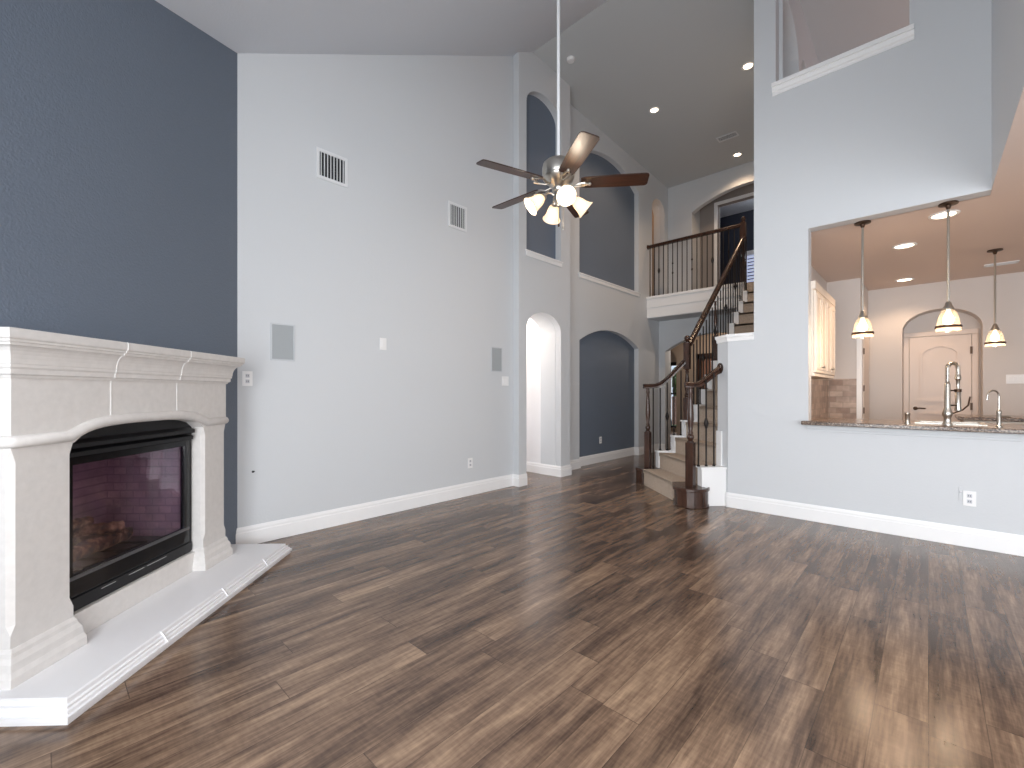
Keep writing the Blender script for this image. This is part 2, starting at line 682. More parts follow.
# foyer pier wall: doorway below, shallow niche above
pier = [(4.15, -.05), (5.25, -.05), (5.25, ZC + .03), (4.41, ZC + .03), (4.15, zc(4.15) + .03)]
door_f = arch(4.294, 5.03, -.04, 2.03, 2.27)
niche_f = arch(4.294, 5.03, 3.03, 4.96, 5.20)
struct('wall_foyer', wall_x(XF, [pier, door_f, niche_f], .096), WALL)
struct('wall_foyer_back', wall_x(XF - .10, [[(4.15, -.05), (5.25, -.05), (5.25, ZC), (4.15, ZC - .15)], door_f], .27), WALL)
struct('wall_niche_upper', MB().box(XF - .0985, XF - .0955, 4.25, 5.07, 2.98, 5.24), BLUE)
# niche wall beside the stairs
nw = [(5.25, -.05), (9.20, -.05), (9.20, ZC + .03), (5.25, ZC + .03)]
ln = seg_arch(5.81, 7.77, -.04, 2.02, 2.26)
un = seg_arch(5.81, 7.77, 3.075, 4.98, 5.25)
na = arch(8.33, 8.90, ZF, 4.88, 5.12)
struct('wall_niche', wall_x(XN, [nw, ln, un, na], .092), WALL)
struct('wall_niche_back', wall_x(XN - .096, [nw, na], .14), WALL)
struct('wall_niche_lower_panel', MB().box(XN - .0945, XN - .0915, 5.75, 7.83, -.02, 2.30), BLUE)
struct('wall_niche_upper_panel', MB().box(XN - .0945, XN - .0915, 5.75, 7.83, 3.02, 5.30), BLUE)
# fireplace wall at 45 degrees with a hole for the firebox
o = Vector((-2.420 * R2 - 2.008 * R2, 2.420 * R2 - 2.008 * R2, 0))
UT, UN = Vector((R2, -R2, 0)), Vector((R2, R2, 0))


def zfp(a):
    p = o + UT * a
    return 3.81 + 0.546 * (p.y - 1.04) + .05


fpo = [(-1.10, -.05), (2.62, -.05), (2.62, zfp(2.62)), (-1.10, zfp(-1.10))]
struct('wall_fireplace', MB().slab([fpo, rect(-.46, .46, .17, 1.06)], o, UT, Z, -UN, .12), BLUE)
# wall behind the camera with its windows
struct('wall_back', wall_y(YB, [[(-4.1, -.05), (3.7, -.05), (3.7, 2.95), (-4.1, 2.95)], rect(-1.15, .23, .5, 2.4), rect(.8, 3.0, .35, 2.35)], .14, -1), WALL)
struct('wall_right', wall_x(3.56, [[(-1.34, -.05), (9.2, -.05), (9.2, ZC), (-1.34, ZC)], rect(-.2, 3.4, .35, 2.35)], .14, 1), WALL)
for i, (n_, a0, a1, z0, z1) in enumerate((('window_1', -1.15, .23, .5, 2.4), ('window_2', .8, 3.0, .35, 2.35))):
    f = MB()
    for a in (a0 + .025, (a0 + a1) / 2, a1 - .025):
        f.box(a - .025, a + .025, YB - .08, YB - .02, z0, z1)
    for z in (z0 + .025, (z0 + z1) / 2, z1 - .025):
        f.box(a0, a1, YB - .075, YB - .025, z - .025, z + .025)
    struct(n_, f, WHITE)
f = MB()
for a in (-.175, 1.0, 2.2, 3.375):
    f.box(3.58, 3.64, a - .025, a + .025, .35, 2.35)
for z in (.375, 1.35, 2.325):
    f.box(3.585, 3.635, -.2, 3.4, z - .025, z + .025)
struct('window_3', f, WHITE)

# vaulted ceiling over the living room, flat ceiling over foyer and loft, low kitchen ceiling
vm = MB().slab([[(-1.4, zc(-1.4)), (4.42, 5.655), (4.42, 5.78), (-1.4, zc(-1.4) + .13)]], (-4.2, 0, 0), Y, Z, X, 4.72)
struct('ceiling', vm, CEIL)
struct('ceiling_foyer', MB().slab([[(4.41, 5.6553), (9.7, zfoy(9.7)), (9.7, zfoy(9.7) + .12), (4.41, 5.775)]], (-4.3, 0, 0), Y, Z, X, 8.0), FCEIL)
struct('ceiling_kitchen', MB().slab([[(.3505, -1.3), (3.6, -1.3), (3.6, 9.1), (-1.06, 9.1), (-1.06, 5.05), (.3505, 5.05)]],
                                     (0, 0, ZK), X, Y, Z, .30), KCEIL)
# upper wall over the nook
struct('wall_nook_upper', wall_x(.35, [[(-1.3, ZK + .005), (4.93, ZK + .005), (4.93, ZC + .03), (4.42, ZC + .03), (-1.3, max(ZK + .02, zc(-1.3)) + .05)]], .14, 1), WALL)
# kitchen wall with pass-through and loft opening
kout = [(-1.278, -.05), (2.2, -.05), (2.2, .895), (-.816, .895), (-.816, ZK), (.352, ZK), (.352, ZC + .03), (-1.278, ZC + .03)]
struct('wall_kitchen', wall_y(YK, [kout, seg_arch(-1.085, -.112, 4.20, 5.26, 5.44)], .14), WALL)
# low wall at the stair foot with its cap
hw = [(-1.278, 4.92), (-1.525, 4.92), (-1.672, 5.055), (-1.63, 5.12), (-1.278, 5.12)]
struct('wall_stair_low', MB().prism(hw, -.02, 1.74), WALL)
cp = MB().sweep(hw[::-1],
                [(-.06, 1.728), (.008, 1.728), (.010, 1.755), (.014, 1.766), (.020, 1.774), (.022, 1.80), (-.06, 1.80)])
cp.prism([(-1.28, 4.94), (-1.50, 4.95), (-1.63, 5.05), (-1.60, 5.10), (-1.28, 5.10)], 1.735, 1.799)
struct('trim_1', cp, WHITE)
# stair side wall, arches over the loft
sarch = [(5.07, ZF + .02), (5.80, ZF + .02)] + [(5.30 + .50 * math.cos(t), 4.88 + .36 * math.sin(t)) for t in [i * PI * .68 / 14 for i in range(15)]] + [(5.07, 5.19)]
struct('wall_stair', wall_x(-1.278, [[(5.05, -.05), (9.3, -.05), (9.3, ZC + .02), (5.05, ZC + .02)], sarch, arch(5.93, 6.35, ZF + .02, 4.86, 5.06)], .225, 1), WALL)
# balcony and the walls behind it
struct('floor_balcony', MB().box(-4.0, -1.28, 8.16, 11.6, 2.66, ZF), CARPET)
bt = MB().box(-4.0, -2.24, 8.11, 8.16, 2.64, 3.045).box(-4.0, -2.24, 8.095, 8.12, 2.83, 3.0).box(-4.0, -2.24, 8.075, 8.2, 3.0, 3.05)
struct('trim_2', bt, WHITE, bevel=.004)
struct('ceiling_balcony', MB().box(-4.0, -1.28, 8.14, 8.7, 2.635, 2.66), WALL)
struct('wall_balcony', wall_y(9.07, [[(-4.05, ZF), (-1.2, ZF), (-1.2, ZC + .02), (-4.05, ZC + .02)], seg_arch(-3.50, -1.36, ZF + .005, 4.85, 5.13)], .12), WALL)
alc = [(-3.9, ZF), (-1.2, ZF), (-1.2, 5.5), (-3.9, 5.5)]
struct('wall_alcove', wall_y(9.50, [alc, rect(-3.14, -2.24, ZF + .005, 5.02)], .12), WALL_SHADED)
struct('wall_alcove_side', MB().box(-3.62, -3.5, 9.19, 9.5, ZF, 5.5).box(-1.36, -1.24, 9.19, 9.5, ZF, 5.5).box(-3.62, -1.24, 9.19, 9.62, 5.42, 5.54), WALL)
struct('wall_bedroom', MB().box(-4.2, -1.0, 11.5, 11.6, ZF, 5.6).box(-4.2, -4.1, 9.62, 11.5, ZF, 5.6).box(-1.1, -1.0, 9.62, 11.5, ZF, 5.6), NAVY)
struct('ceiling_bedroom', MB().box(-4.2, -1.0, 9.62, 11.6, 5.5, 5.62), CEIL)
dj = MB()
for y in (9.475, 9.62):
    dj.box(-3.205, -3.14, y, y + .025, ZF, 5.02).box(-2.24, -2.175, y, y + .025, ZF, 5.02).box(-3.205, -2.175, y, y + .025, 5.0201, 5.085)
struct('door_1', dj, WHITE, bevel=.004)
# wall under the balcony with its wide arch, front room behind
struct('wall_under_balcony', wall_y(8.64, [[(-4.05, -.05), (-1.2, -.05), (-1.2, 2.66), (-4.05, 2.66)], seg_arch(-3.87, -1.93, -.04, 2.02, 2.32)], .14), WALL)
struct('wall_front_room', wall_y(10.4, [[(-6.7, -.05), (-1.0, -.05), (-1.0, 2.7), (-6.7, 2.7)], arch(-5.7, -4.38, -.04, 1.95, 2.36), rect(-3.80, -2.86, -.03, 2.03)], .14), TANW)
struct('wall_front', wall_y(13.1, [[(-6.8, -.05), (-1.0, -.05), (-1.0, 2.7), (-6.8, 2.7)], rect(-5.75, -4.55, .12, 2.05)], .14), TANW)
struct('wall_front_side', MB().box(-6.8, -6.66, 8.78, 13.2, -.05, 2.7).box(-1.2, -1.06, 9.2, 13.2, -.05, 2.7).box(-6.7, -4.1, 8.66, 8.78, -.05, 2.7), TANW)
struct('ceiling_front', MB().box(-6.8, -1.0, 8.7, 13.2, 2.662, 2.75), CEIL)
f = MB()
for a in (-5.72, -5.15, -4.58):
    f.box(a - .03, a + .03, 13.11, 13.19, .12, 2.05)
for z in (.15, 1.15):
    f.box(-5.75, -4.55, 13.12, 13.18, z - .025, z + .025)
f.box(-5.80, -4.50, 13.06, 13.19, 1.99, 2.10)
w4 = struct('window_4', f, IRON)
struct('pane', MB().box(-5.73, -4.57, 13.145, 13.15, .13, 2.04), WGLASS, w4)
d2 = struct('door_2', MB().box(-3.80, -2.86, 10.43, 10.49, 0.005, 1.96), FDOOR)
p = MB()
for z0, z1 in ((.2, .85), (1.0, 1.8)):
    for a0, a1 in ((-3.70, -3.38), (-3.28, -2.96)):
        p.box(a0, a1, 10.415, 10.435, z0, z1)
struct('panel', p, FDOOR, d2, bevel=.008)
struct('frame', MB().box(-3.88, -3.80, 10.37, 10.5, 0, 2.05).box(-2.86, -2.78, 10.37, 10.5, 0, 2.05).box(-3.9, -2.76, 10.37, 10.5, 1.96, 2.08), DWOOD, d2)
# what stands outside the front window
tag(MB().box(-11.0, -5.0, 17.0, 17.3, -.1, .95).box(-11.0, -5.0, 16.95, 17.35, .95, 1.02).build('garden_wall', BRICKO), 'low red brick garden wall seen through the far front window', 'wall', kind='thing')
struct('lawn', MB().box(-12, 0, 13.3, 20, -.15, -.08), GRASS)
sh = MB()
for k in range(26):
    sh.ball((-8.1 + random.uniform(-.9, .9), 18.6 + random.uniform(-.4, .4), random.uniform(.1, 2.1)), random.uniform(.22, .4), 8)
tag(sh.build('shrub', LEAF, smooth=True), 'leafy green shrub outside the far front window', 'shrub')

# hallway behind the foyer doorway
struct('wall_hall', MB().box(-6.7, -4.15, 5.04, 5.2, -.02, 2.7).box(-6.7, -4.15, 4.05, 4.2, -.02, 2.7).box(-6.8, -6.66, 4.05, 5.2, -.02, 2.7), HALLW)
struct('ceiling_hall', MB().box(-6.7, -4.05, 4.1, 5.2, 2.5, 2.6), HALLW)
# upper hallway behind the narrow arch
struct('wall_hall_upper', MB().box(-6.2, -4.2, 8.95, 9.1, ZF, 5.7).box(-6.2, -4.2, 8.1, 8.25, ZF, 5.7).box(-6.3, -6.2, 8.1, 9.1, ZF, 5.7), TANW)
struct('floor_hall_upper', MB().box(-6.2, -4.0, 8.2, 9.0, 2.9, ZF), CARPET)
struct('ceiling_hall_upper', MB().box(-6.3, -4.15, 8.1, 9.1, 5.5, 5.6), TANW)

# kitchen shell
struct('wall_pantry', MB().box(-1.053, -.66, 7.53, 9.2, -.02, ZK + .02), KWALL)
struct('wall_kitchen_back', wall_y(8.56, [[(-.67, -.05), (3.6, -.05), (3.6, ZK + .02), (-.67, ZK + .02)], arch(-.272, .531, -.04, 2.08, 2.36)], .30), KWALL)
struct('wall_kitchen_niche', wall_y(8.86, [[(-.5, -.05), (.8, -.05), (.8, 2.6), (-.5, 2.6)]], .1), KWALL)
struct('wall_kitchen_left', MB().box(-1.054, -1.03, 5.06, 7.53, -.02, ZK + .01), KWALL)
struct('trim_3', MB().box(-1.03, -1.015, 5.07, 7.53, .80, 1.38).box(-1.03, -.69, 7.515, 7.53, .80, 1.38), TILE)
struct('trim_4', MB().box(-.70, -.642, 7.51, 7.55, 0, 2.08).box(-.66, -.642, 7.53, 7.60, 0, 2.08), WHITE)
d4 = struct('door_4', MB().box(-.66, -.635, 7.62, 8.42, .005, 2.05), DOORW)
for z in (.95, 1.25, 1.75):
    struct('hinge', MB().box(-.636, -.624, 7.605, 7.63, z - .04, z + .04), BRONZE, d4)
# arched panel door in the niche
x0, x1, yd = -.20, .438, 8.86
d3 = struct('door_3', MB().box(x0, x1, yd - .035, yd - .002, .01, 2.0), DOORW)
pn = MB()
a0, a1 = x0 + .115, x1 - .115


def framed(mb, loop, y, wd):
    """Raised moulding that follows a closed outline on a door face."""
    c = Vector((sum(q[0] for q in loop) / len(loop), sum(q[1] for q in loop) / len(loop)))
    inn = []
    for q in loop:
        v = Vector(q) - c
        inn.append((c.x + v.x * (1 - wd / max(.05, abs(v.x) if abs(v.x) > abs(v.y) * .5 else .3)), c.y + v.y * (1 - wd / max(.05, abs(v.y) if abs(v.y) > .1 else .3))))
    mb.slab([loop, inn], (0, y, 0), X, Z, -Y, .024)
    inn2 = [(c.x + (q[0] - c.x) * .78, c.y + (q[1] - c.y) * .84) for q in loop]
    mb.slab([inn2], (0, y, 0), X, Z, -Y, .007)


framed(pn, seg_arch(a0, a1, 1.06, 1.76, 1.88, 12), yd - .035, .028)
framed(pn, rect(a0, a1, .20, .90), yd - .035, .028)
struct('panel', pn, DOORW, d3)
struct('casing', MB().box(x0 - .070, x0 - .004, yd - .03, yd, 0, 2.008).box(x1 + .004, x1 + .070, yd - .03, yd, 0, 2.008).box(x0 - .070, x1 + .070, yd - .03, yd, 2.0082, 2.075), DOORW, d3, bevel=.006)
hd = MB().lathe([(.026, 0), (.026, .012), (.012, .014), (.012, .05)], (x0 + .065, yd - .035, .96), 14, (0, -1, 0))
hd.tube([(x0 + .065, yd - .08, .96), (x0 + .11, yd - .082, .965), (x0 + .175, yd - .075, .96)], .009, 8)
struct('handle', hd, BRONZE, d3, smooth=True)
for z in (.25, 1.0, 1.78):
    struct('hinge', MB().box(x1 - .012, x1 + .012, yd - .05, yd - .034, z - .05, z + .05), BRONZE, d3)

# ------------------------------------------------------------------ trims: baseboards, niche sills
BB = [(0, 0), (.016, 0), (.016, .105), (.012, .112), (.012, .128), (.006, .150), (0, .150)]


def baseboard(name, path):
    struct(name, MB().sweep(path, [(q, z + .001) for q, z in BB]), WHITE)


baseboard('baseboard_left', [(XL, .80), (XL, 4.15), (XF, 4.15), (XF, 4.293)])
baseboard('baseboard_foyer', [(-4.15, 5.031), (XF, 5.031), (XF, 5.25), (XN, 5.252), (XN, 5.81), (XN - .091, 5.812), (XN - .091, 7.768), (XN, 7.77), (XN, 8.64), (-3.87, 8.64)])
baseboard('baseboard_hall', [(-6.6, 5.039), (-4.15, 5.039)])
baseboard('baseboard_kitchen', [(-1.665, 5.047), (-1.525, 4.919), (2.2, 4.919)])
baseboard('baseboard_front_room', [(-4.38, 10.399), (-3.89, 10.399)])


def sill(name, path_y0, path_y1, x, z):
    s = MB().box(x - .09, x + .022, path_y0 - .03, path_y1 + .03, z - .022, z).box(x, x + .014, path_y0 - .015, path_y1 + .015, z - .075, z - .022)
    struct(name, s, WHITE, bevel=.004)


sill('trim_5', 4.294, 5.03, XF, 3.035)
sill('trim_6', 5.81, 7.77, XN, 3.08)
s = MB().slab([[(YK + .139, 4.175), (YK - .0, 4.175), (YK - .0005, 4.10), (YK - .008, 4.10), (YK - .008, 4.124), (YK - .024, 4.132), (YK - .030, 4.160), (YK - .030, 4.166), (YK - .048, 4.168), (YK - .048, 4.205), (YK + .139, 4.205)]], (-1.112, 0, 0), Y, Z, X, 1.03)
struct('trim_7', s, WHITE)
s = MB().box(-.83, 2.2, YK - .016, YK, .855, .896).box(-.83, 2.2, YK - .008, YK, .835, .856)
struct('trim_8', s, WALL, bevel=.004)

# ------------------------------------------------------------------ fireplace
FPL = tuple(o)
fp = thing('fireplace', 'white cast stone fireplace mantel with arched opening and low hearth on the blue corner wall', 'fireplace', FPL, -PI / 4)
PF = .148
# hearth
he = [(.785, .003), (.785, .468), (-.945, .468), (-.945, .003)]
hp = [(-.25, 0), (-.010, 0), (-.010, .014), (.0, .017), (.0, .033), (-.010, .035), (-.012, .046), (-.020, .050), (-.020, .059), (-.031, .061), (-.033, .076), (-.040, .080), (-.25, .080)]
hb = MB().sweep(he, hp)
hb.box(-.70, .55, .003, .25, 0, .079)
hearth = hb.build('hearth', TILEW, fp)
for a in (.30, -.16, -.60):
    MB().slab([[(.415, .0795), (.428, .0795), (.445, .058), (.462, .034), (.466, .016), (.4687, .016), (.4687, .035), (.4515, .061), (.436, .0812), (.415, .0804)]], (a - .001, 0, 0), Y, Z, X, .002).build('joint', TILEW, hearth)
# back slab under the firebox
MB().box(-.45, .45, .002, .10, .079, .196).build('base_slab', STONE, fp, bevel=.003)


def pilaster(x0, x1, outer):
    """Square block, chamfered shaft, square block, flared plinth."""
    m = MB()
    yb, yf = .003, PF - .003
    xo = x0 if outer < 0 else x1
    c = .018
    m.box(x0, x1, yb, yf, .19, .262)
    sq = [(x0, yb), (x1, yb), (x1, yf), (x0, yf)]
    oc = [(x0, yb), (x1, yb), (x1, yf - c), (x1 - c, yf), (x0 + c, yf), (x0, yf - c)]
    m.prism(oc, .30, .93)
    # chamfer stops
    for za, zb in ((.262, .30), (.985, .93)):
        A = [m.bm.verts.new((q[0], q[1], za)) for q in (sq[0], sq[1], sq[2], sq[2], sq[3], sq[3])]
        B = [m.bm.verts.new((q[0], q[1], zb)) for q in oc]
        for i in range(6):
            j = (i + 1) % 6
            m.bm.faces.new((A[i], A[j], B[j], B[i]))
    m.box(x0, x1, yb, yf, .93 + .055, 1.01)
    return m.build('pilaster', STONE, fp)


def plinth(x0, x1):
    pr = [(-.06, .0795), (.030, .0795), (.030, .115), (.022, .135), (.020, .165), (.010, .185), (.008, .20), (.0, .215), (-.06, .215)]
    m = MB().sweep([(x1, .003), (x1, PF), (x0, PF), (x0, .003)], pr)
    m.box(x0 + .03, x1 - .03, .003, PF - .03, .0795, .214)
    return m.build('plinth', STONE, fp, bevel=.002)


pilaster(-.668, -.440, -1)
pilaster(.416, .668, 1)
plinth(-.668, -.440)
plinth(.416, .668)
# frieze with the arched underside
fr_loop = [(-.668, 1.0), (-.442, 1.0)]
arch_pts = []
nA = 18
for i in range(nA + 1):
    a = -.440 + .856 * i / nA
    q = (a + .012) / .428
    zz = .978 + .066 * max(0, 1 - abs(q) ** 3.2) ** .55
    arch_pts.append((a, zz))
loop = [(-.668, .99)] + arch_pts + [(.668, .99), (.668, 1.262), (-.668, 1.262)]
MB().slab([loop], (0, .003, 0), X, Z, Y, PF - .003).build('frieze', STONE, fp)
# roll moulding following the pilaster heads and the arch
pp = [(-.668 - .0, PF * .15, 1.008), (-.668, PF, 1.008)]
front = [(-.655, 1.008), (-.47, 1.008)] + [(a, z + .026) for a, z in arch_pts[1:-1]] + [(.44, 1.008), (.655, 1.008)]
MB().tube([(-.668, .004, 1.008), (-.668, PF - .02, 1.008), (-.66, PF - .004, 1.008)] + [(a, PF, z) for a, z in front] +
          [(.66, PF - .004, 1.008), (.668, PF - .02, 1.008), (.668, .004, 1.008)], .025, 14).build('roll_molding', STONE, fp, smooth=True)
# cornice
cpz = [(-.14, 1.254), (.006, 1.254), (.010, 1.264), (.020, 1.270), (.020, 1.288), (.026, 1.296), (.026, 1.306)]
for i in range(7):
    t = i / 6 * PI / 2
    cpz.append((.028 + .036 * (1 - math.cos(t)), 1.310 + .066 * math.sin(t)))
cpz += [(.066, 1.386), (.074, 1.388), (.074, 1.396), (.080, 1.400), (.082, 1.404), (.082, 1.432), (.078, 1.438), (-.14, 1.438)]
cor = MB().sweep([(.668, .003), (.668, PF), (-.668, PF), (-.668, .003)], cpz).build('cornice', STONE, fp)
for a in (.232, -.206):
    MB().tube([(a, PF + q, z) for q, z in cpz[-2:1:-1]], .0019, 6).build('joint', JOINT, cor)
    MB().box(a - .0035, a + .0035, PF - .004, PF + .0015, 1.075, 1.256).build('joint', JOINT, fp)

# firebox insert
fi = thing('fireplace_insert', 'black metal gas fireplace insert with a glass front under the mantel arch', 'fireplace insert', FPL, -PI / 4)
YI = .073
fo = [(-.448, .197)] + [(.448, .197)] + [(.448, .985)] + [(a, z - .002) for a, z in arch_pts[::-1][1:-1]] + [(-.448, .985)]
fr_ = MB().slab([fo, rect(-.385, .385, .285, .925)], (0, YI - .03, 0), X, Z, Y, .03)
fr_.build('surround', BLACK, fi)
MB().slab([rect(-.400, .400, .270, .905), rect(-.355, .355, .368, .868)], (0, YI, 0), X, Z, Y, .014).build('glass_frame', BLACKG, fi, bevel=.003)
MB().box(-.36, .36, YI - .006, YI - .001, .36, .875).build('glass', FGLASS, fi)
lv = MB()
for z, dp in ((.915, .032), (.955, .042)):
    lv.slab([[(0, z), (dp, z - .008), (dp, z + .012), (0, z + .028)]], (-.408, YI, 0), Y, Z, X, .80)
lv.build('louver', BLACK, fi)
MB().box(-.395, .395, YI, YI + .02, .348, .364).build('lower_rail', mat('dark_steel', (120, 120, 124), 0.3, 0.8), fi, bevel=.003)
MB().box(-.43, .43, YI, YI + .012, .205, .262).build('lower_panel', BLACK, fi, bevel=.004)
EDGE_PALE = mat('pale_edge', (200, 200, 200), 0.5)  # pale tone for short strips along the lower panel's upper edge
for a, b_ in ((-.14, .07), (.0, .05), (.17, .04)):
    MB().box(a - b_, a + b_, YI + .012, YI + .0135, .246, .2485).build('edge_mark', EDGE_PALE, fi)
cav = MB()
cav.box(-.42, .42, -.46, -.44, .20, .98).box(-.44, -.42, -.46, YI - .03, .20, .98).box(.42, .44, -.46, YI - .03, .20, .98)
cav.build('firebrick_liner', FIREBRICK, fi)
MB().box(-.44, .44, -.46, YI - .03, .96, .98).build('firebox_top', BLACK, fi)
MB().box(-.44, .44, -.46, YI - .03, .20, .30).build('firebox_floor', BLACK, fi)
point('firebox_fill', o + UN * (-.10) + UT * .22 + Z * .80, 0.9, (1.0, .80, .95), .03)  # added light that brightens the dark firebox with a pinkish tint
lg = thing('gas_log_set', 'ceramic gas logs lying on the grate behind the fireplace glass', 'gas logs', tuple(o + UN * -.2 + Z * .30), -PI / 4)


def log(p0, p1, r):
    p0, p1 = Vector(p0), Vector(p1)
    n = 16
    wob = Vector((0, random.uniform(-.02, .02), random.uniform(.0, .02)))
    pts = [p0.lerp(p1, i / n) + wob * math.sin(PI * i / n) for i in range(n + 1)]
    m = MB().tube(pts, r, 16, [r * random.uniform(.88, 1.1) for _ in pts])
    for v in m.bm.verts:
        v.co += Vector((random.uniform(-.004, .004), random.uniform(-.005, .005), random.uniform(-.005, .005)))
    m.build('log', LOG, lg, smooth=True)


log((-.31, -.02, .055), (.31, .02, .060), .042)
log((-.27, -.13, .065), (.29, -.12, .062), .046)
log((-.20, .05, .125), (.08, -.14, .150), .030)
log((.27, .07, .118), (.02, -.12, .150), .032)
log((-.10, -.05, .190), (.20, -.03, .180), .024)
gr = MB()
for a in (-.26, -.13, 0, .13, .26):
    gr.bar((a, -.16, .015), (a, .13, .015), .014, .014)
gr.bar((-.3, .10, .005), (.3, .10, .005), .012, .012).bar((-.3, -.14, .005), (.3, -.14, .005), .012, .012)
gr.build('grate', IRON, lg)

# ------------------------------------------------------------------ staircase
h = ZF / 15
st = thing('staircase', 'carpeted staircase with white stringer rising behind the kitchen wall to the balcony', 'staircase', (-2.3, 5.3, 0))
Lp = {1: (-2.86, 5.50), 2: (-2.64, 5.63), 3: (-2.48, 5.745), 4: (-2.37, 5.80), 5: (-2.25, 5.87)}
Rp = {1: (-1.95, 4.70), 2: (-1.80, 4.88), 3: (-1.66, 5.06), 4: (-1.48, 5.16), 5: (-1.285, 5.34), 6: (-1.285, 5.74), 7: (-1.285, 6.14)}
for k in range(6, 17):
    Lp[k] = (-2.25, 5.87 + .229 * (k - 5))
for k in range(8, 17):
    Rp[k] = (-1.285, Lp[k][1])


def lerp2(a, b, t):
    return (a[0] + (b[0] - a[0]) * t, a[1] + (b[1] - a[1]) * t)


def along(a, b, d):
    L = math.hypot(b[0] - a[0], b[1] - a[1])
    return lerp2(a, b, d / L)


def shift(p, q, d):
    """Points p (first) moved by d perpendicular to p->q, towards the front of the riser."""
    dx, dy = q[0] - p[0], q[1] - p[1]
    L = math.hypot(dx, dy)
    return (p[0] + dy / L * d, p[1] - dx / L * d)


for k in range(1, 15):
    L0, L1, Ra, Rb = Lp[k], Lp[k + 1], Rp[k], Rp[k + 1]
    cw = .10 if k > 1 else .0
    if k == 1:
        # carpet between the two dark wood ends
        a = along(L0, Ra, .245)
        b = along(Ra, L0, .16)
        a1, b1 = along(L1, Rb, .0), along(Rb, L1, .0)
    else:
        a, a1 = along(L0, Ra, cw), along(L1, Rb, cw)
        b, b1 = (Ra, Rb) if k > 2 else (along(Ra, L0, .07), Rb)
    na_, nb_ = shift(a, b, .009), None
    d = shift(a, b, .009)
    off = (d[0] - a[0], d[1] - a[1])
    m = MB()
    z1 = k * h
    m.prism([a, b, b1, a1], max(0.001, (k - 1) * h - .10), z1 - .004)
    m.prism([(a[0] + off[0], a[1] + off[1]), (b[0] + off[0], b[1] + off[1]), b, a], z1 - .045, z1 - .004)
    # rounded carpet surface reaching under the next riser
    bb = (b1[0] - off[0] * 1.4, b1[1] - off[1] * 1.4)
    aa = (a1[0] - off[0] * 1.4, a1[1] - off[1] * 1.4)
    m.prism([(a[0] + off[0], a[1] + off[1]), (b[0] + off[0], b[1] + off[1]), bb, aa], z1 - .03, z1)
    m.build('carpet_step', CARPET, st, world=True)
    if k > 1:
        # white stringer block carrying the balusters
        q0, q1 = along(L0, Ra, .095), along(L1, Rb, .095)
        s_ = MB().prism([L0, q0, q1, L1], max(0.001, (k - 1) * h - .42), z1 + .018)
        f0, f1 = shift(L0, q0, .014), shift(L0, q0, .014)
        of = (f0[0] - L0[0], f0[1] - L0[1])
        s_.prism([(L0[0] + of[0], L0[1] + of[1]), (q0[0] + of[0], q0[1] + of[1]), q0, L0], (k - 1) * h + .0, z1 + .018)
        s_.prism([(L0[0] + of[0] * 2, L0[1] + of[1] * 2), (q0[0] + of[0] * 2, q0[1] + of[1] * 2), q1, L1], z1 + .002, z1 + .022)
        s_.build('stringer_block', WHITE, st, world=True)
# top riser to the landing and the closed wall under the flight
MB().box(-2.235, -1.285, 8.146, 8.158, 14 * h, ZF).build('carpet_step', CARPET, st, world=True)
cl = [Lp[4], Lp[5], (-2.25, 8.1), (-2.20, 8.1), (-2.20, 5.95)]
m = MB()
for k in range(5, 15):
    m.box(-2.25, -2.20, Lp[k][1], Lp[k + 1][1] + .002, 0, k * h - .30 if k * h > .5 else .1)
m.build('stair_side_panel', WALL, st, world=True)


def SQ(s, q):
    return ((s + q) * R2, (s - q) * R2)


# white box on the right that carries the short balusters
bx = MB().prism([SQ(2.14, -4.69), SQ(2.14, -4.59), SQ(2.40, -4.59), SQ(2.46, -4.69)], .001, .392)
bx.prism([SQ(2.125, -4.70), SQ(2.125, -4.575), SQ(2.40, -4.575), SQ(2.46, -4.70)], .392, .410)
bx.build('stringer_box', WHITE, st, world=True)
# skirt board against the low wall
MB().prism([(-1.600, 4.986), (-1.674, 5.054), (-1.684, 5.044), (-1.610, 4.976)], .38, .78).build('skirt_board', WHITE, st, world=True)
# dark wood starting step ends
RN = (-1.84, 4.73)
LN_ = (-2.72, 5.54)


def bull(c, a0, a1, r, tail, ztop):
    pts = []
    for i in range(15):
        t = a0 + (a1 - a0) * i / 14
        pts.append((c[0] + r * math.cos(t), c[1] + r * math.sin(t)))
    return pts + tail


ang = math.radians
for nm, c, a0, a1, tail in (('bullnose', RN, -225, -0, [SQ(2.16, -4.58), SQ(2.16, -4.86), SQ(1.965, -4.86)]),
                            ('bullnose', LN_, 60, 240, [SQ(1.975, -5.77), SQ(2.15, -5.77)])):
    m = MB()
    r = .178 if c is RN else .115
    if c is LN_:
        c = (-2.735, 5.48)
    if r > .15:
        body = [SQ(2.16, -4.86), SQ(1.945, -4.86)] + [(c[0] + r * math.cos(ang(t)), c[1] + r * math.sin(ang(t))) for t in range(-135, 31, 11)] + [SQ(2.16, -4.55)]
    else:
        body = [SQ(1.87, -5.68), SQ(2.12, -5.68)] + [(c[0] + r * math.cos(ang(t)), c[1] + r * math.sin(ang(t))) for t in range(75, 236, 12)]
    cx_ = sum(q[0] for q in body) / len(body)
    cy_ = sum(q[1] for q in body) / len(body)

    def sc(kf):
        return [(cx_ + (q[0] - cx_) * kf, cy_ + (q[1] - cy_) * kf) for q in body]
    m.prism(sc(.97), .002, .17)
    m.prism(sc(1.06), .168, .203)
    m.prism(sc(1.03), .002, .022)
    m.build(nm, DWOOD, st, world=True, bevel=.006)

# ------------------------------------------------------------------ railings


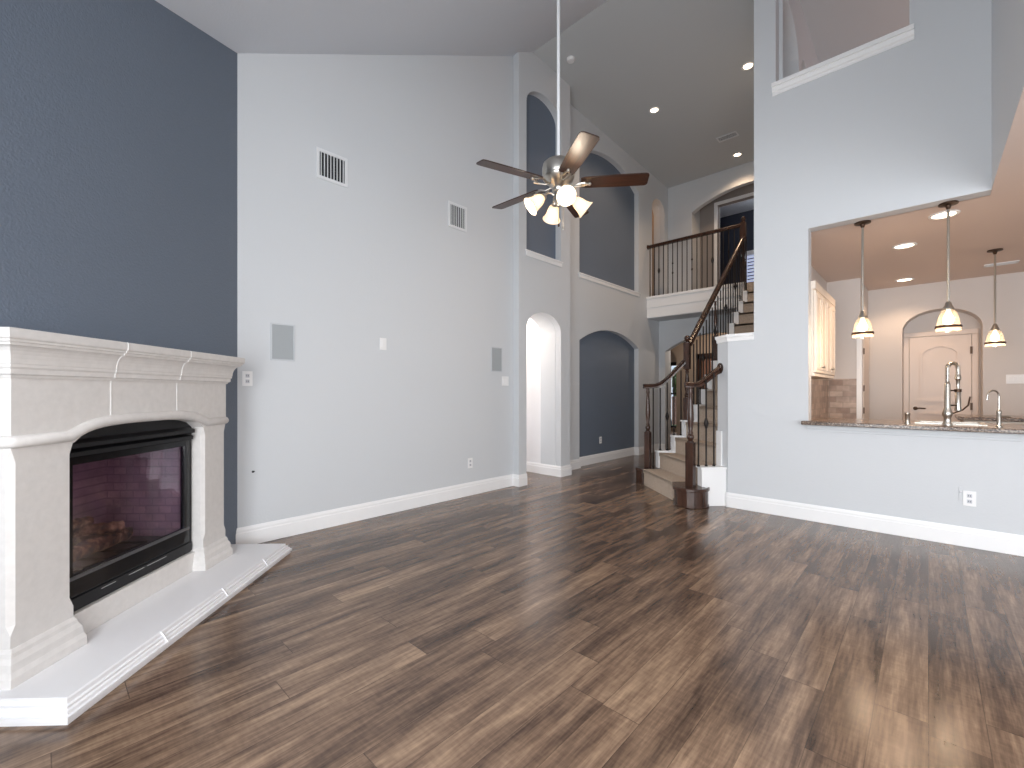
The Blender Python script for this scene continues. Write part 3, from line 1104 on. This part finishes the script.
def newel(parent, x, y, z0, zsq, ztop, blk=None, ball=False, wd=.088):
    m = MB()
    hw_ = wd / 2
    m.box(x - hw_, x + hw_, y - hw_, y + hw_, z0, zsq)
    zt = blk[0] if blk else ztop
    H_ = zt - zsq
    pr = [(.040, 0), (.040, .02), (.026, .035), (.036, .07), (.040, .10), (.034, .13), (.024, .15), (.030, .16), (.030, .18), (.022, .20),
          (.030, .30), (.038, .42), (.036, .52), (.028, .70), (.021, .86), (.028, .89), (.028, .92), (.022, .95), (.034, 1.0)]
    m.lathe([(r * wd / .088, z * H_) for r, z in pr], (x, y, zsq), 16)
    if blk:
        m.box(x - hw_, x + hw_, y - hw_, y + hw_, blk[0], blk[1])
        if ball:
            m.lathe([(.042, 0), (.042, .012), (.026, .017), (.018, .028), (.026, .036), (.034, .052), (.036, .068), (.030, .088), (.016, .10), (.001, .104)], (x, y, blk[1]), 16)
    return m.build('newel_post', DWOOD, parent, world=True, smooth=True)


RAILP = [(-.030, -.028), (.030, -.028), (.030, -.010), (.022, -.002), (.030, .010), (.026, .024), (.012, .032), (-.012, .032), (-.026, .024), (-.030, .010), (-.022, -.002), (-.030, -.010)]


def handrail(parent, pts, name='handrail', s=1.0):
    m = MB()
    P = [Vector(p) for p in pts]
    rings = []
    for i, p in enumerate(P):
        d = (P[min(i + 1, len(P) - 1)] - P[max(i - 1, 0)]).normalized()
        a = d.cross(Z).normalized()
        b = a.cross(d).normalized()
        rings.append([m.bm.verts.new(p + a * u * s + b * v * s) for u, v in RAILP])
    n = len(RAILP)
    for A, B in zip(rings, rings[1:]):
        for k in range(n):
            m.bm.faces.new((A[k], A[(k + 1) % n], B[(k + 1) % n], B[k]))
    m.bm.faces.new(rings[0][::-1])
    m.bm.faces.new(rings[-1])
    return m.build(name, DWOOD, parent, world=True, smooth=True)


def baluster(parent, x, y, z0, z1, style=0, r=.0065):
    m = MB()
    m.box(x - r, x + r, y - r, y + r, z0, z1)
    m.box(x - .012, x + .012, y - .012, y + .012, z0, z0 + .018)
    zm = (z0 + z1) / 2
    if style == 1:
        m.lathe([(.006, -.06), (.012, -.05), (.026, 0), (.012, .05), (.006, .06)], (x, y, zm), 8)
    elif style == 2:
        for dz in (-.09, .09):
            m.lathe([(.006, -.03), (.018, 0), (.006, .03)], (x, y, zm + dz), 8)
    return m.build('baluster', IRON, parent, world=True)


sr = thing('stair_railing', 'dark wood and iron railing up the open left side of the stairs', 'railing', (-2.3, 5.8, 0))
TN = (-2.30, 5.80)
TOPN = (-2.28, 8.15)
newel(sr, LN_[0], LN_[1], .2, .67, 1.255, None, False, .070)
newel(sr, TN[0], TN[1], .62, 1.12, 1.53, (1.50, 1.84), True, .072)
newel(sr, -2.22, 6.62, 1.63, 2.0, 2.50, None, False, .05)
newel(sr, TOPN[0], TOPN[1], ZF - .35, 3.40, 3.78, (3.76, 4.07), True, .080)
handrail(sr, [(-2.76, 5.50, 1.275), (-2.72, 5.54, 1.275), (-2.64, 5.60, 1.28), (-2.58, 5.64, 1.31), (-2.50, 5.69, 1.385), (-2.33, 5.785, 1.60)])


def railz(y):
    return 1.80 + .875 * (y - 5.80)


handrail(sr, [(-2.285, 5.83, railz(5.83)), (-2.255, 8.11, railz(8.11))])
# balusters under the short curved rail
for i, t in enumerate((.09, .27, .45, .62, .80)):
    x = -2.72 + .42 * t
    y = 5.54 + .26 * t
    zt = 1.255 if t < .3 else 1.255 + (t - .3) * .46
    zb = .2 if t < .15 else (.425 if t < .48 else .63)
    baluster(sr, x + .012, y + .03, zb, zt, 1 if i == 2 else 0)
for k in range(4, 15):
    for j in (0, 1):
        q0 = lerp2(Lp[k], Lp[k + 1], .25 + .5 * j)
        x, y = q0[0] + (.028 if q0[0] > -2.26 else .045), q0[1]
        if y < 5.84:
            continue
        baluster(sr, x, y, k * h + .022, railz(y) - .02, 1 if (2 * k + j) % 4 == 0 else 0)
rr = thing('starting_railing', 'short dark wood railing with turned newel between dark bullnose step and low white wall', 'railing', (-1.84, 4.73, .2))
newel(rr, RN[0], RN[1], .2, .665, 1.255, None, False, .080)
handrail(rr, [(-1.88, 4.69, 1.275), (-1.84, 4.73, 1.275), (-1.79, 4.80, 1.28), (-1.75, 4.86, 1.315), (-1.632, 5.018, 1.455)])
MB().lathe([(.058, 0), (.058, .012), (.044, .020)], (-1.630, 5.018, 1.455), 18, (-R2, -R2, 0)).build('rosette', DWOOD, rr, world=True, smooth=True)
for i, t in enumerate((.28, .55, .82)):
    x, y = -1.855 + .21 * t, 4.715 + .24 * t
    baluster(rr, x + .02, y, .41, 1.255 if t < .3 else 1.25 + (t - .3) * .30, 1 if i == 1 else 0)

br_ = thing('balcony_railing', 'dark railing with straight iron balusters along the balcony edge', 'railing', (-3.1, 8.14, ZF))
handrail(br_, [(-3.995, 8.14, 4.03), (-2.29, 8.14, 4.03)])
n_b = 19
for i in range(n_b):
    x = -3.95 + i * (1.62 / (n_b - 1))
    baluster(br_, x, 8.14, 3.05, 4.01, {2: 1, 5: 2, 9: 2, 13: 1, 16: 2}.get(i, 0), .0065)
MB().lathe([(.045, 0), (.045, .012), (.03, .02)], (-3.998, 8.14, 4.03), 14, (1, 0, 0)).build('rosette', DWOOD, br_, world=True, smooth=True)
MB().box(-4.0, -2.3, 8.115, 8.165, 3.045, 3.056).build('shoe_rail', WHITE, br_, world=True)

# ------------------------------------------------------------------ ceiling fan
FC = Vector((-2.064, 2.718, 2.79))
ztop = zc(FC.y)
fan = thing('ceiling_fan', 'five-blade walnut ceiling fan with four lit bell shades on a long white downrod', 'ceiling fan', tuple(FC))
MB().tube([(FC.x, FC.y, FC.z + .12), (FC.x, FC.y, ztop - .02)], .0125, 12).build('downrod', VENTW, fan, world=True, smooth=True)
MB().lathe([(.075, 0), (.07, -.05), (.03, -.10), (.015, -.11)], (FC.x, FC.y, ztop + .01), 20).build('canopy', STEEL, fan, world=True, smooth=True)
MB().lathe([(.018, .200), (.030, .190), (.060, .183), (.100, .172), (.118, .155), (.124, .13), (.124, .075), (.118, .062), (.122, .052), (.112, .030), (.085, .010), (.06, -.02), (.05, -.03)], (0, 0, 0), 28).build('motor_housing', STEEL, fan, smooth=True)
MB().lathe([(.05, -.03), (.048, -.05), (.038, -.06), (.036, -.10), (.045, -.11), (.045, -.125), (.03, -.135), (.015, -.15), (.012, -.17), (.002, -.175)], (0, 0, 0), 24).build('light_hub', STEEL, fan, smooth=True)


def blade_mesh():
    m = MB()
    out = [(.17, -.05), (.20, -.060), (.45, -.068), (.645, -.068), (.664, -.060), (.670, -.045), (.670, .045), (.664, .060), (.645, .068), (.45, .068), (.20, .060), (.17, .05)]
    m.prism(out, -.004, .004)
    bmesh.ops.rotate(m.bm, verts=m.bm.verts, cent=(0, 0, 0), matrix=Matrix.Rotation(math.radians(-12), 3, 'X'))
    return m


bl = None
for k in range(5):
    a = math.radians(-35.5 + 72 * k)
    if bl is None:
        bl = blade_mesh().build('blade', BLADE, fan, bevel=.002)
        im = MB()
        im.tube([(.075, 0, -.01), (.115, .012, -.022), (.15, .028, -.012), (.20, .035, -.010)], .008, 8)
        im.tube([(.075, 0, -.01), (.115, -.012, -.026), (.15, -.028, -.022), (.20, -.035, -.020)], .008, 8)
        im.tube([(.17, .03, -.010), (.235, .0, -.012), (.17, -.03, -.02)], .008, 8)
        im.ball((.235, 0, -.012), .014, 8)
        iron = im.build('blade_iron', STEEL, bl, smooth=True)
        b = bl
    else:
        b = bl.copy()
        C.objects.link(b)
        b.parent = fan
        i2 = iron.copy()
        C.objects.link(i2)
        i2.parent = b
    b.rotation_euler = (0, 0, a)
    b.location = (0, 0, .005)

sm = None
for k in range(4):
    a = math.radians(-38 + 90 * k)
    d = Vector((math.cos(a), math.sin(a), 0))
    ax = (d * .78 - Z * .62).normalized()       # shade axis, opening outwards and down
    pa = Vector((0, 0, -.085)) + d * .035
    pb = Vector((0, 0, -.075)) + d * .085
    pc = Vector((0, 0, -.10)) + d * .115
    arm = MB().tube([pa, pa.lerp(pb, .5) + Z * .008, pb, pc], .008, 8)
    arm.lathe([(.012, -.02), (.024, -.008), (.026, .016), (.022, .022)], pc, 14, ax)
    arm_o = arm.build('light_arm', STEEL, fan, smooth=True)
    base = pc + ax * .012
    pr = [(.026, 0), (.037, .016), (.046, .044), (.051, .077), (.062, .108), (.074, .123), (.071, .124), (.059, .108), (.048, .077), (.043, .044), (.034, .018), (.024, .003)]
    MB().lathe(pr, base, 22, ax, cap=False).build('lamp_shade', SHADE, arm_o, smooth=True)
    MB().lathe([(.012, .0), (.014, .03), (.026, .05), (.030, .07), (.024, .09), (.01, .099), (.001, .10)], base, 14, ax).build('bulb', BULB, arm_o, smooth=True)
    point('fan_lamp', FC + base + ax * .15, 3.0, (1, .84, .66), .03)
pcm = MB().tube([(.03, .02, -.12), (.03, .02, -.33)], .0016, 6).ball((.03, .02, -.34), .008, 8, 1.6)
pcm.build('pull_chain', STEEL, fan)
pcm = MB().tube([(-.02, .03, -.12), (-.02, .03, -.29)], .0016, 6).ball((-.02, .03, -.30), .008, 8, 1.6)
pcm.build('pull_chain', BRONZE, fan)

# ------------------------------------------------------------------ recessed lights


def recessed(x, y, z, label, grp, r=.075, power=18, lamp=True, ang_=130):
    t = thing('recessed_light', label, 'ceiling light', (x, y, z), 0, grp)
    MB().lathe([(r, 0), (r + .022, -.001), (r + .020, -.008), (r, -.010), (r - .004, -.004)], (0, 0, 0), 24, cap=False).build('trim_ring', WHITE, t, smooth=True)
    MB().lathe([(.001, -.003), (r - .004, -.003), (r - .004, -.0015), (.001, -.0015)], (0, 0, 0), 24, cap=False).build('lens', CANLIT, t)
    if lamp:
        spot('can_lamp', (x, y, z - .03), power, WARM, ang_)
    return t


recessed(-3.10, 6.53, zfoy(6.53), 'lit recessed light in the foyer ceiling right above the fan blades', 'foyer recessed lights', .06, 60)
recessed(-1.763, 6.51, zfoy(6.51), 'lit recessed light in the foyer ceiling beside the tall kitchen wall edge, higher one', 'foyer recessed lights', .06, 60)
recessed(-2.52, 8.66, zfoy(8.66), 'lit recessed light in the foyer ceiling over the balcony, next to the wall arch', 'foyer recessed lights', .06, 40)
recessed(.10, 5.33, ZK, 'large lit recessed light in the kitchen ceiling behind the middle pendant rod', 'kitchen recessed lights', .08, 38)
recessed(-.18, 6.18, ZK, 'lit recessed light mid kitchen ceiling between the first two pendants', 'kitchen recessed lights', .08, 38)
recessed(-.234, 8.05, ZK, 'small lit recessed light at the far end of the kitchen ceiling above the arch', 'kitchen recessed lights', .08, 26)
# daylight and lamps of the rooms beyond, plus added fill lights
point('hall_lamp', (-4.6, 4.62, 2.25), 16, (1, .82, .66), .1)
point('loft_fill', (1.2, 7.2, 4.5), 24, (1, .52, .32), .1)  # added warm fill for the loft, no fixture modelled
area('hall_window', (-6.6, 4.62, 1.3), (PI / 2, 0, -PI / 2), .7, 1.8, 20, (.95, .97, 1))
point('upper_hall_lamp', (-4.85, 8.6, 4.95), 6.5, (1, .62, .32), .08)
point('front_room_fill', (-3.2, 9.6, 2.3), 17, (1, .88, .76), .1)  # added to light the front room warmly, no fixture modelled
point('bedroom_lamp', (-2.4, 10.6, 5.2), 10, (.9, .93, 1), .1)

# ------------------------------------------------------------------ wall plates, vents, speakers


def on_left(name, label, cat, y, z, wdt, hgt, x=XL, grp=None):
    """Thing on a wall that faces +x, local X along the wall, Z up, front towards +x."""
    return thing(name, label, cat, (x, y, z), PI / 2, grp)


def plate(t, wdt, hgt, holes, hm):
    MB().box(-wdt / 2, wdt / 2, -.006, -.0005, -hgt / 2, hgt / 2).build('cover_plate', PLASTIC, t, bevel=.002)
    for (x, z, ww, hh) in holes:
        MB().box(x - ww / 2, x + ww / 2, -.009, -.005, z - hh / 2, z + hh / 2).build('rocker' if hm is PLASTIC else 'socket', hm, t, bevel=.001)


SOCK = mat('socket_grey', (196, 198, 204), 0.5)


def outlet(label, loc, rz):
    t = thing('power_outlet', label, 'outlet', loc, rz)
    MB().box(-.036, .036, -.006, -.0005, -.058, .058).build('cover_plate', PLASTIC, t, bevel=.002)
    for z in (-.022, .022):
        s_ = MB().box(-.014, .014, -.0085, -.005, z - .014, z + .014).build('socket', SOCK, t, bevel=.002)
        MB().box(-.007, -.004, -.009, -.0084, z - .005, z + .006).box(.004, .007, -.009, -.0084, z - .005, z + .006).build('slot', SLOT, s_)
    return t


# on the left wall rz = pi/2 so that local -Y points into the room (+x)
LW = PI / 2


def switch(label, loc, rz, gang):
    t = thing('light_switch', label, 'light switch', loc, rz)
    wd = .072 + .046 * (gang - 1)
    MB().box(-wd / 2, wd / 2, -.006, -.0005, -.058, .058).build('cover_plate', PLASTIC, t, bevel=.002)
    for g in range(gang):
        c = (g - (gang - 1) / 2) * .046
        MB().box(c - .016, c + .016, -.010, -.005, -.033, .033).build('rocker', PLASTIC, t, bevel=.002)
    return t


def vent(label, loc, rz, wd, ht, vertical=True, n=9):
    t = thing('air_vent', label, 'vent', loc, rz)
    b = .028
    MB().slab([rect(-wd / 2, wd / 2, -ht / 2, ht / 2), rect(-wd / 2 + b, wd / 2 - b, -ht / 2 + b, ht / 2 - b)], (0, -.0005, 0), X, Z, -Y, .012).build('frame', VENTW, t, bevel=.003)
    MB().box(-wd / 2 + b, wd / 2 - b, -.002, -.0005, -ht / 2 + b, ht / 2 - b).build('duct', VENTD, t)
    s_ = MB()
    for i in range(n):
        c = -wd / 2 + b + (i + .5) * (wd - 2 * b) / n
        s_.box(c - .003, c + .003, -.011, -.002, -ht / 2 + b, ht / 2 - b)
    s_.build('slat', VENTW, t)
    return t



vent('air return vent high on the pale left wall, nearer the blue wall', (XL, 1.784, 3.20), LW, .285, .265, n=8)
vent('smaller air vent on the pale left wall, nearer the arched niches', (XL, 3.228, 3.18), LW, .27, .285, n=8)


def speaker(label, loc, rz, wd, ht):
    t = thing('wall_speaker', label, 'speaker', loc, rz, 'in-wall speakers')
    MB().slab([rect(-wd / 2, wd / 2, -ht / 2, ht / 2), rect(-wd / 2 + .012, wd / 2 - .012, -ht / 2 + .012, ht / 2 - .012)], (0, -.0005, 0), X, Z, -Y, .008).build('frame', GRILLE, t, bevel=.002)
    MB().box(-wd / 2 + .012, wd / 2 - .012, -.006, -.0005, -ht / 2 + .012, ht / 2 - .012).build('grille', mat('speaker_mesh', (166, 171, 174), 0.8, bump=.4, bscale=300), t)


speaker('grey in-wall speaker grille beside the mantel end', (XL, 1.369, 1.61), LW, .19, .305)
speaker('grey in-wall speaker grille next to the foyer arches', (XL, 3.852, 1.60), LW, .19, .305)
switch('single switch plate midway along the pale left wall', (XL, 2.291, 1.669), LW, 1)
switch('double switch plate beside the foyer doorway', (XL, 4.005, 1.338), LW, 2)
outlet('white outlet low on the pale left wall', (XL, 3.419, .375), LW)
outlet('white outlet low in the blue arched niche', (XN - .0915, 6.57, .377), LW)
outlet('white outlet low on the kitchen wall', (.234, YK, .376), 0)
t = thing('edge_shade_plate', 'narrow plate beside the outlet under the counter, mostly standing for edge shading', 'wall plate', (.185, YK, .405), 0)  # plate put in mostly to draw a thin edge shading
MB().box(-.010, .010, -.004, -.0005, -.055, .055).build('cover_plate', WALL, t, bevel=.002)
MB().lathe([(.006, 0), (.006, .006), (.003, .008)], (0, -.004, .015), 10, (0, -1, 0)).build('connector', SOCK, t)
outlet('white outlet tucked under the mantel end', (XL, 1.108, 1.305), LW)
hm = MB().lathe([(.009, 0), (.009, .004), (.005, .006)], (XL, 1.148, .572), 12, (1, 0, 0)).tube([(XL + .002, 1.148, .572), (XL + .012, 1.150, .573), (XL + .018, 1.153, .576)], .005, 8)
tag(hm.build('cable_stub', HOLE, smooth=True), 'small dark cable stub poking from the pale left wall', 'cable')
tag(MB().lathe([(.055, 0), (.055, -.02), (.045, -.034), (.001, -.036)], (-3.47, 4.84, zfoy(4.84)), 20).build('smoke_detector', PLASTIC, smooth=True), 'white round smoke detector on the foyer ceiling', 'smoke detector')


def ceil_vent(label, x, y, z, rz, wd, ht):
    t = thing('ceiling_vent', label, 'vent', (x, y, z), rz)
    MB().slab([rect(-wd / 2, wd / 2, -ht / 2, ht / 2), rect(-wd / 2 + .02, wd / 2 - .02, -ht / 2 + .02, ht / 2 - .02)], (0, 0, -.0005), X, Y, -Z, .01).build('frame', VENTW, t)
    MB().box(-wd / 2 + .02, wd / 2 - .02, -ht / 2 + .02, ht / 2 - .02, -.002, -.0005).build('duct', VENTD, t)
    s_ = MB()
    n = 5
    for i in range(n):
        c = -ht / 2 + .02 + (i + .5) * (ht - .04) / n
        s_.bar((-wd / 2 + .02, c, -.006), (wd / 2 - .02, c, -.006), .009, .004)
    s_.build('slat', VENTW, t)


ceil_vent('small white vent in the foyer ceiling near the balcony', -2.48, 7.98, zfoy(7.98), 0, .32, .17)
ceil_vent('white vent in the kitchen ceiling by the far pendant', .634, 7.83, ZK, 0, .28, .13)

# ------------------------------------------------------------------ kitchen
ct = MB().box(-.858, 2.25, YK - .10, YK + .62, .897, .932)
ctb = MB().slab([rect(-.858, 2.25, YK - .10, YK + .66), rect(-.07, .33, YK + .24, YK + .58)], (0, 0, .897), X, Y, Z, .035)
# trim the overhang back where it meets the left jamb
ctb = MB().slab([[(-.858, YK - .10), (2.25, YK - .10), (2.25, YK + .66), (-.815, YK + .66), (-.815, YK - .002), (-.858, YK - .002)], rect(-.07, .33, YK + .24, YK + .58)], (0, 0, .897), X, Y, Z, .035)
tag(ctb.build('granite_countertop', GRANITE, bevel=.006), 'brown speckled granite countertop on the pass-through wall', 'countertop')
sk = thing('kitchen_sink', 'stainless steel sink set in the pass-through countertop', 'sink', (.13, YK + .41, .93))
b = MB().slab([rect(-.215, .215, -.185, .185), rect(-.185, .185, -.16, .16)], (0, 0, .0005), X, Y, Z, .010)
b.build('rim', STEEL, sk, bevel=.003)
b = MB()
b.box(-.198, -.186, -.168, .168, -.20, .002).box(.186, .198, -.168, .168, -.20, .002).box(-.186, .186, -.168, -.158, -.20, .002).box(-.186, .186, .158, .168, -.20, .002).box(-.198, .198, -.168, .168, -.21, -.20)
b.build('basin', STEEL, sk)
fc = thing('kitchen_faucet', 'tall brushed nickel spring faucet on the pass-through counter', 'faucet', (.115, YK + .13, .932))
MB().lathe([(.030, 0), (.030, .008), (.024, .02), (.022, .06), (.030, .075), (.032, .095), (.026, .115), (.0185, .14), (.0185, .33), (.014, .345), (.010, .35)], (0, 0, 0), 18).build('body', STEEL, fc, smooth=True)
arc = [(0, 0, .34), (0, 0, .46)]
dx = Vector((.729, .6845, 0))
for i in range(11):
    t_ = PI * i / 10
    q = dx * (.043 * (1 - math.cos(t_))) + Z * (.46 + .043 * math.sin(t_))
    arc.append(tuple(q))
e_ = dx * .086
arc += [tuple(e_ + Z * .43), tuple(e_ + Z * .40)]
MB().tube(arc, .008, 10).build('hose', STEEL, fc, smooth=True)
hx = MB()
hp_ = []
P = [Vector(q) for q in arc]
L = [0]
for a_, b_ in zip(P, P[1:]):
    L.append(L[-1] + (b_ - a_).length)


def arcpt(s_):
    for i in range(len(P) - 1):
        if s_ <= L[i + 1] + 1e-9:
            t_ = (s_ - L[i]) / max(1e-9, L[i + 1] - L[i])
            return P[i].lerp(P[i + 1], t_), (P[i + 1] - P[i]).normalized()
    return P[-1], (P[-1] - P[-2]).normalized()


turns = 22
for i in range(turns * 8 + 1):
    s_ = L[-1] * i / (turns * 8)
    p_, d_ = arcpt(s_)
    sd = d_.cross(dx.cross(Z)).normalized()
    bn = d_.cross(sd).normalized()
    t_ = 2 * PI * i / 8
    hp_.append(p_ + (sd * math.cos(t_) + bn * math.sin(t_)) * .0135)
hx.tube(hp_, .0028, 5)
hx.build('spring', STEEL, fc, smooth=True)
MB().lathe([(.014, 0), (.018, -.01), (.020, -.035), (.012, -.045), (.009, -.13), (.016, -.14), (.018, -.26), (.022, -.29), (.018, -.295)], tuple(e_ + Z * .41), 14).build('spray_head', STEEL, fc, smooth=True)
MB().tube([(0, 0, .28), tuple(dx * .09 + Z * .28)], .006, 8).tube([(0, 0, .16), tuple(dx * .09 + Z * .16)], .006, 8).lathe([(.022, -.012), (.022, .012)], tuple(e_ + Z * .28), 12).build('holder_arm', BRONZE, fc, smooth=True)
MB().tube([tuple(dx * .03 + Z * .09), tuple(dx * .12 + Z * .12), tuple(dx * .17 + Z * .16), tuple(dx * .185 + Z * .23)], .006, 8).build('lever', BRONZE, fc, smooth=True)

ft = thing('filter_tap', 'slim gooseneck water tap at the counter beside the tall spring faucet', 'faucet', (.398, YK + .13, .932))
MB().lathe([(.020, 0), (.020, .006), (.013, .012), (.013, .10), (.016, .11), (.013, .125), (.008, .13)], (0, 0, 0), 14).build('body', STEEL, ft, smooth=True)
pts = [(0, 0, .12), (0, 0, .235)]
for i in range(11):
    t_ = PI * 1.05 * i / 10
    q = -dx * (.045 * (1 - math.cos(t_))) + Z * (.235 + .045 * math.sin(t_))
    pts.append(tuple(q))
pts.append(tuple(-dx * .092 + Z * .205))
MB().tube(pts, .006, 10).build('spout', STEEL, ft, smooth=True)
MB().tube([(0, 0, .075), tuple(dx * .05 + Z * .078), tuple(dx * .09 + Z * .074)], .006, 8).build('lever', STEEL, ft, smooth=True)
sd_ = thing('soap_dispenser', 'short nickel air switch button standing on the pass-through counter', 'dispenser', (-.128, YK + .13, .932))
MB().lathe([(.022, 0), (.022, .006), (.016, .01), (.016, .07), (.018, .073), (.018, .092), (.008, .096), (.001, .097)], (0, 0, 0), 16).build('body', STEEL, sd_, smooth=True)
MB().tube([(0, 0, .03), tuple(-dx * .028 + Z * .03)], .004, 8).build('nozzle', STEEL, sd_, smooth=True)

uc = thing('upper_cabinet', 'cream upper kitchen cabinets with crown molding hung above the tile', 'cabinet', (-1.03, 5.07, 1.36))
x0, x1, y0, y1, z0, z1 = -1.029, -.80, 5.065, 6.27, 1.382, 2.185
MB().box(x0, x1, y0, y1, z0, z1).build('body', CABINET, uc, world=True)
MB().sweep([(x0, y0), (x1, y0), (x1, y1), (x0, y1)][::-1], [(-.02, z1), (.0, z1), (.012, z1 + .02), (.030, z1 + .05), (.042, z1 + .06), (.042, z1 + .075), (-.02, z1 + .075)]).build('crown_molding', CABINET, uc, world=True)
MB().box(x0, x1 + .01, y0, y1 + .006, z0 - .03, z0).build('light_rail', CABINET, uc, world=True, bevel=.004)
for i in range(4):
    ya, yb = y0 + .004 + i * .3, y0 + .301 + i * .3
    dr = MB().box(x1 + .001, x1 + .020, ya, yb, z0 + .006, z1 - .006).build('door', CABINET, uc, world=True, bevel=.004)
    MB().slab([rect(ya + .03, yb - .03, z0 + .04, z1 - .04), rect(ya + .06, yb - .06, z0 + .07, z1 - .07)], (0, 0, 0), Y, Z, X, .006).build('panel', CABINET, dr)
    pn = dr.children[0]
    pn.data.transform(Matrix.Translation(Vector((x1 + .0195, 0, 0)) - uc.matrix_basis.translation))
    kb = MB().lathe([(.006, 0), (.006, .014), (.014, .02), (.014, .026), (.006, .03)], (x1 + .02, yb - .03 if i % 2 == 0 else ya + .03, z0 + .07), 10, (1, 0, 0)).build('knob', STEEL, dr, smooth=True, world=False)
    kb.data.transform(Matrix.Translation(-uc.matrix_basis.translation))

ic = thing('island_cabinet', 'cream kitchen island base behind the pass-through counter', 'cabinet', (1.3, 7.1, 0))
MB().box(.28, 2.4, 6.88, 7.5, .09, .895).box(.32, 2.36, 6.94, 7.44, 0, .09).build('body', CABINET, ic, world=True)
for i in range(4):
    a = .30 + i * .52
    MB().box(a, a + .50, 6.862, 6.88, .12, .87).build('door', CABINET, ic, world=True, bevel=.006)
tag(MB().box(.235, 2.45, 6.83, 7.55, .896, .932).build('island_countertop', GRANITE, bevel=.006), 'dark granite top of the kitchen island under the far pendant', 'countertop')

# pendants: canopy, rod, metal cap, clear ribbed glass, metal band, bulb
PLAB = ['clear glass pendant lamp nearest the cream cabinets', 'clear glass pendant lamp over the spring faucet', 'clear glass pendant lamp with a crooked rod over the island']
pd0 = None
PPOS = [(-.43, 5.08), (.12, 5.04), (.526, 7.04)]
pd = thing('pendant_lamp', PLAB[0], 'pendant lamp', (PPOS[0][0], PPOS[0][1], 1.69), 0, 'kitchen pendant lamps')
MB().lathe([(.060, ZK - 1.69), (.060, ZK - 1.69 - .012), (.02, ZK - 1.69 - .02), (.012, ZK - 1.69 - .045), (.008, ZK - 1.69 - .05)], (0, 0, 0), 20).build('canopy', BRONZE, pd, smooth=True)
MB().tube([(0, 0, .22), (0, 0, ZK - 1.69 - .02)], .009, 8).build('rod', STEEL, pd, smooth=True)
MB().lathe([(.008, .245), (.018, .235), (.022, .21), (.030, .20), (.034, .185), (.034, .175)], (0, 0, 0), 18).build('socket_cap', STEEL, pd, smooth=True)
sh_ = MB().lathe([(.032, .18), (.050, .155), (.062, .115), (.069, .075), (.073, .045), (.077, .0), (.074, .0), (.070, .045), (.066, .075), (.059, .115), (.047, .152), (.029, .178)], (0, 0, 0), 28, cap=False).build('glass_shade', PGLASS, pd, smooth=True)
MB().lathe([(.074, .048), (.080, .048), (.082, .028), (.0755, .028)], (0, 0, 0), 28, cap=False).build('band', BRONZE, pd, smooth=True)
MB().lathe([(.012, .175), (.016, .15), (.030, .12), (.036, .095), (.030, .07), (.015, .058), (.001, .055)], (0, 0, 0), 16).build('bulb', BULB, pd, smooth=True)
for i, (x, y) in enumerate(PPOS):
    if i:
        q = dup(pd, (x, y, 1.69), None, PLAB[i])
    point('pendant_glow', (x, y, 1.65), 6, WARM, .04)
switch('triple switch plate on the far kitchen wall', (.818, 8.56, 1.366), 0, 3)

# blinds in the bedroom beyond the balcony door
bw = struct('window_5', MB().box(-3.20, -3.12, 11.42, 11.5, 3.2, 4.42).box(-2.3, -2.22, 11.42, 11.5, 3.2, 4.42).box(-3.24, -2.18, 11.40, 11.5, 4.42, 4.52), WHITE)
sl = MB()
for i in range(15):
    sl.box(-3.12, -2.3, 11.44, 11.48, 3.24 + i * .08, 3.285 + i * .08)
struct('blind', sl, BLIND, bw)
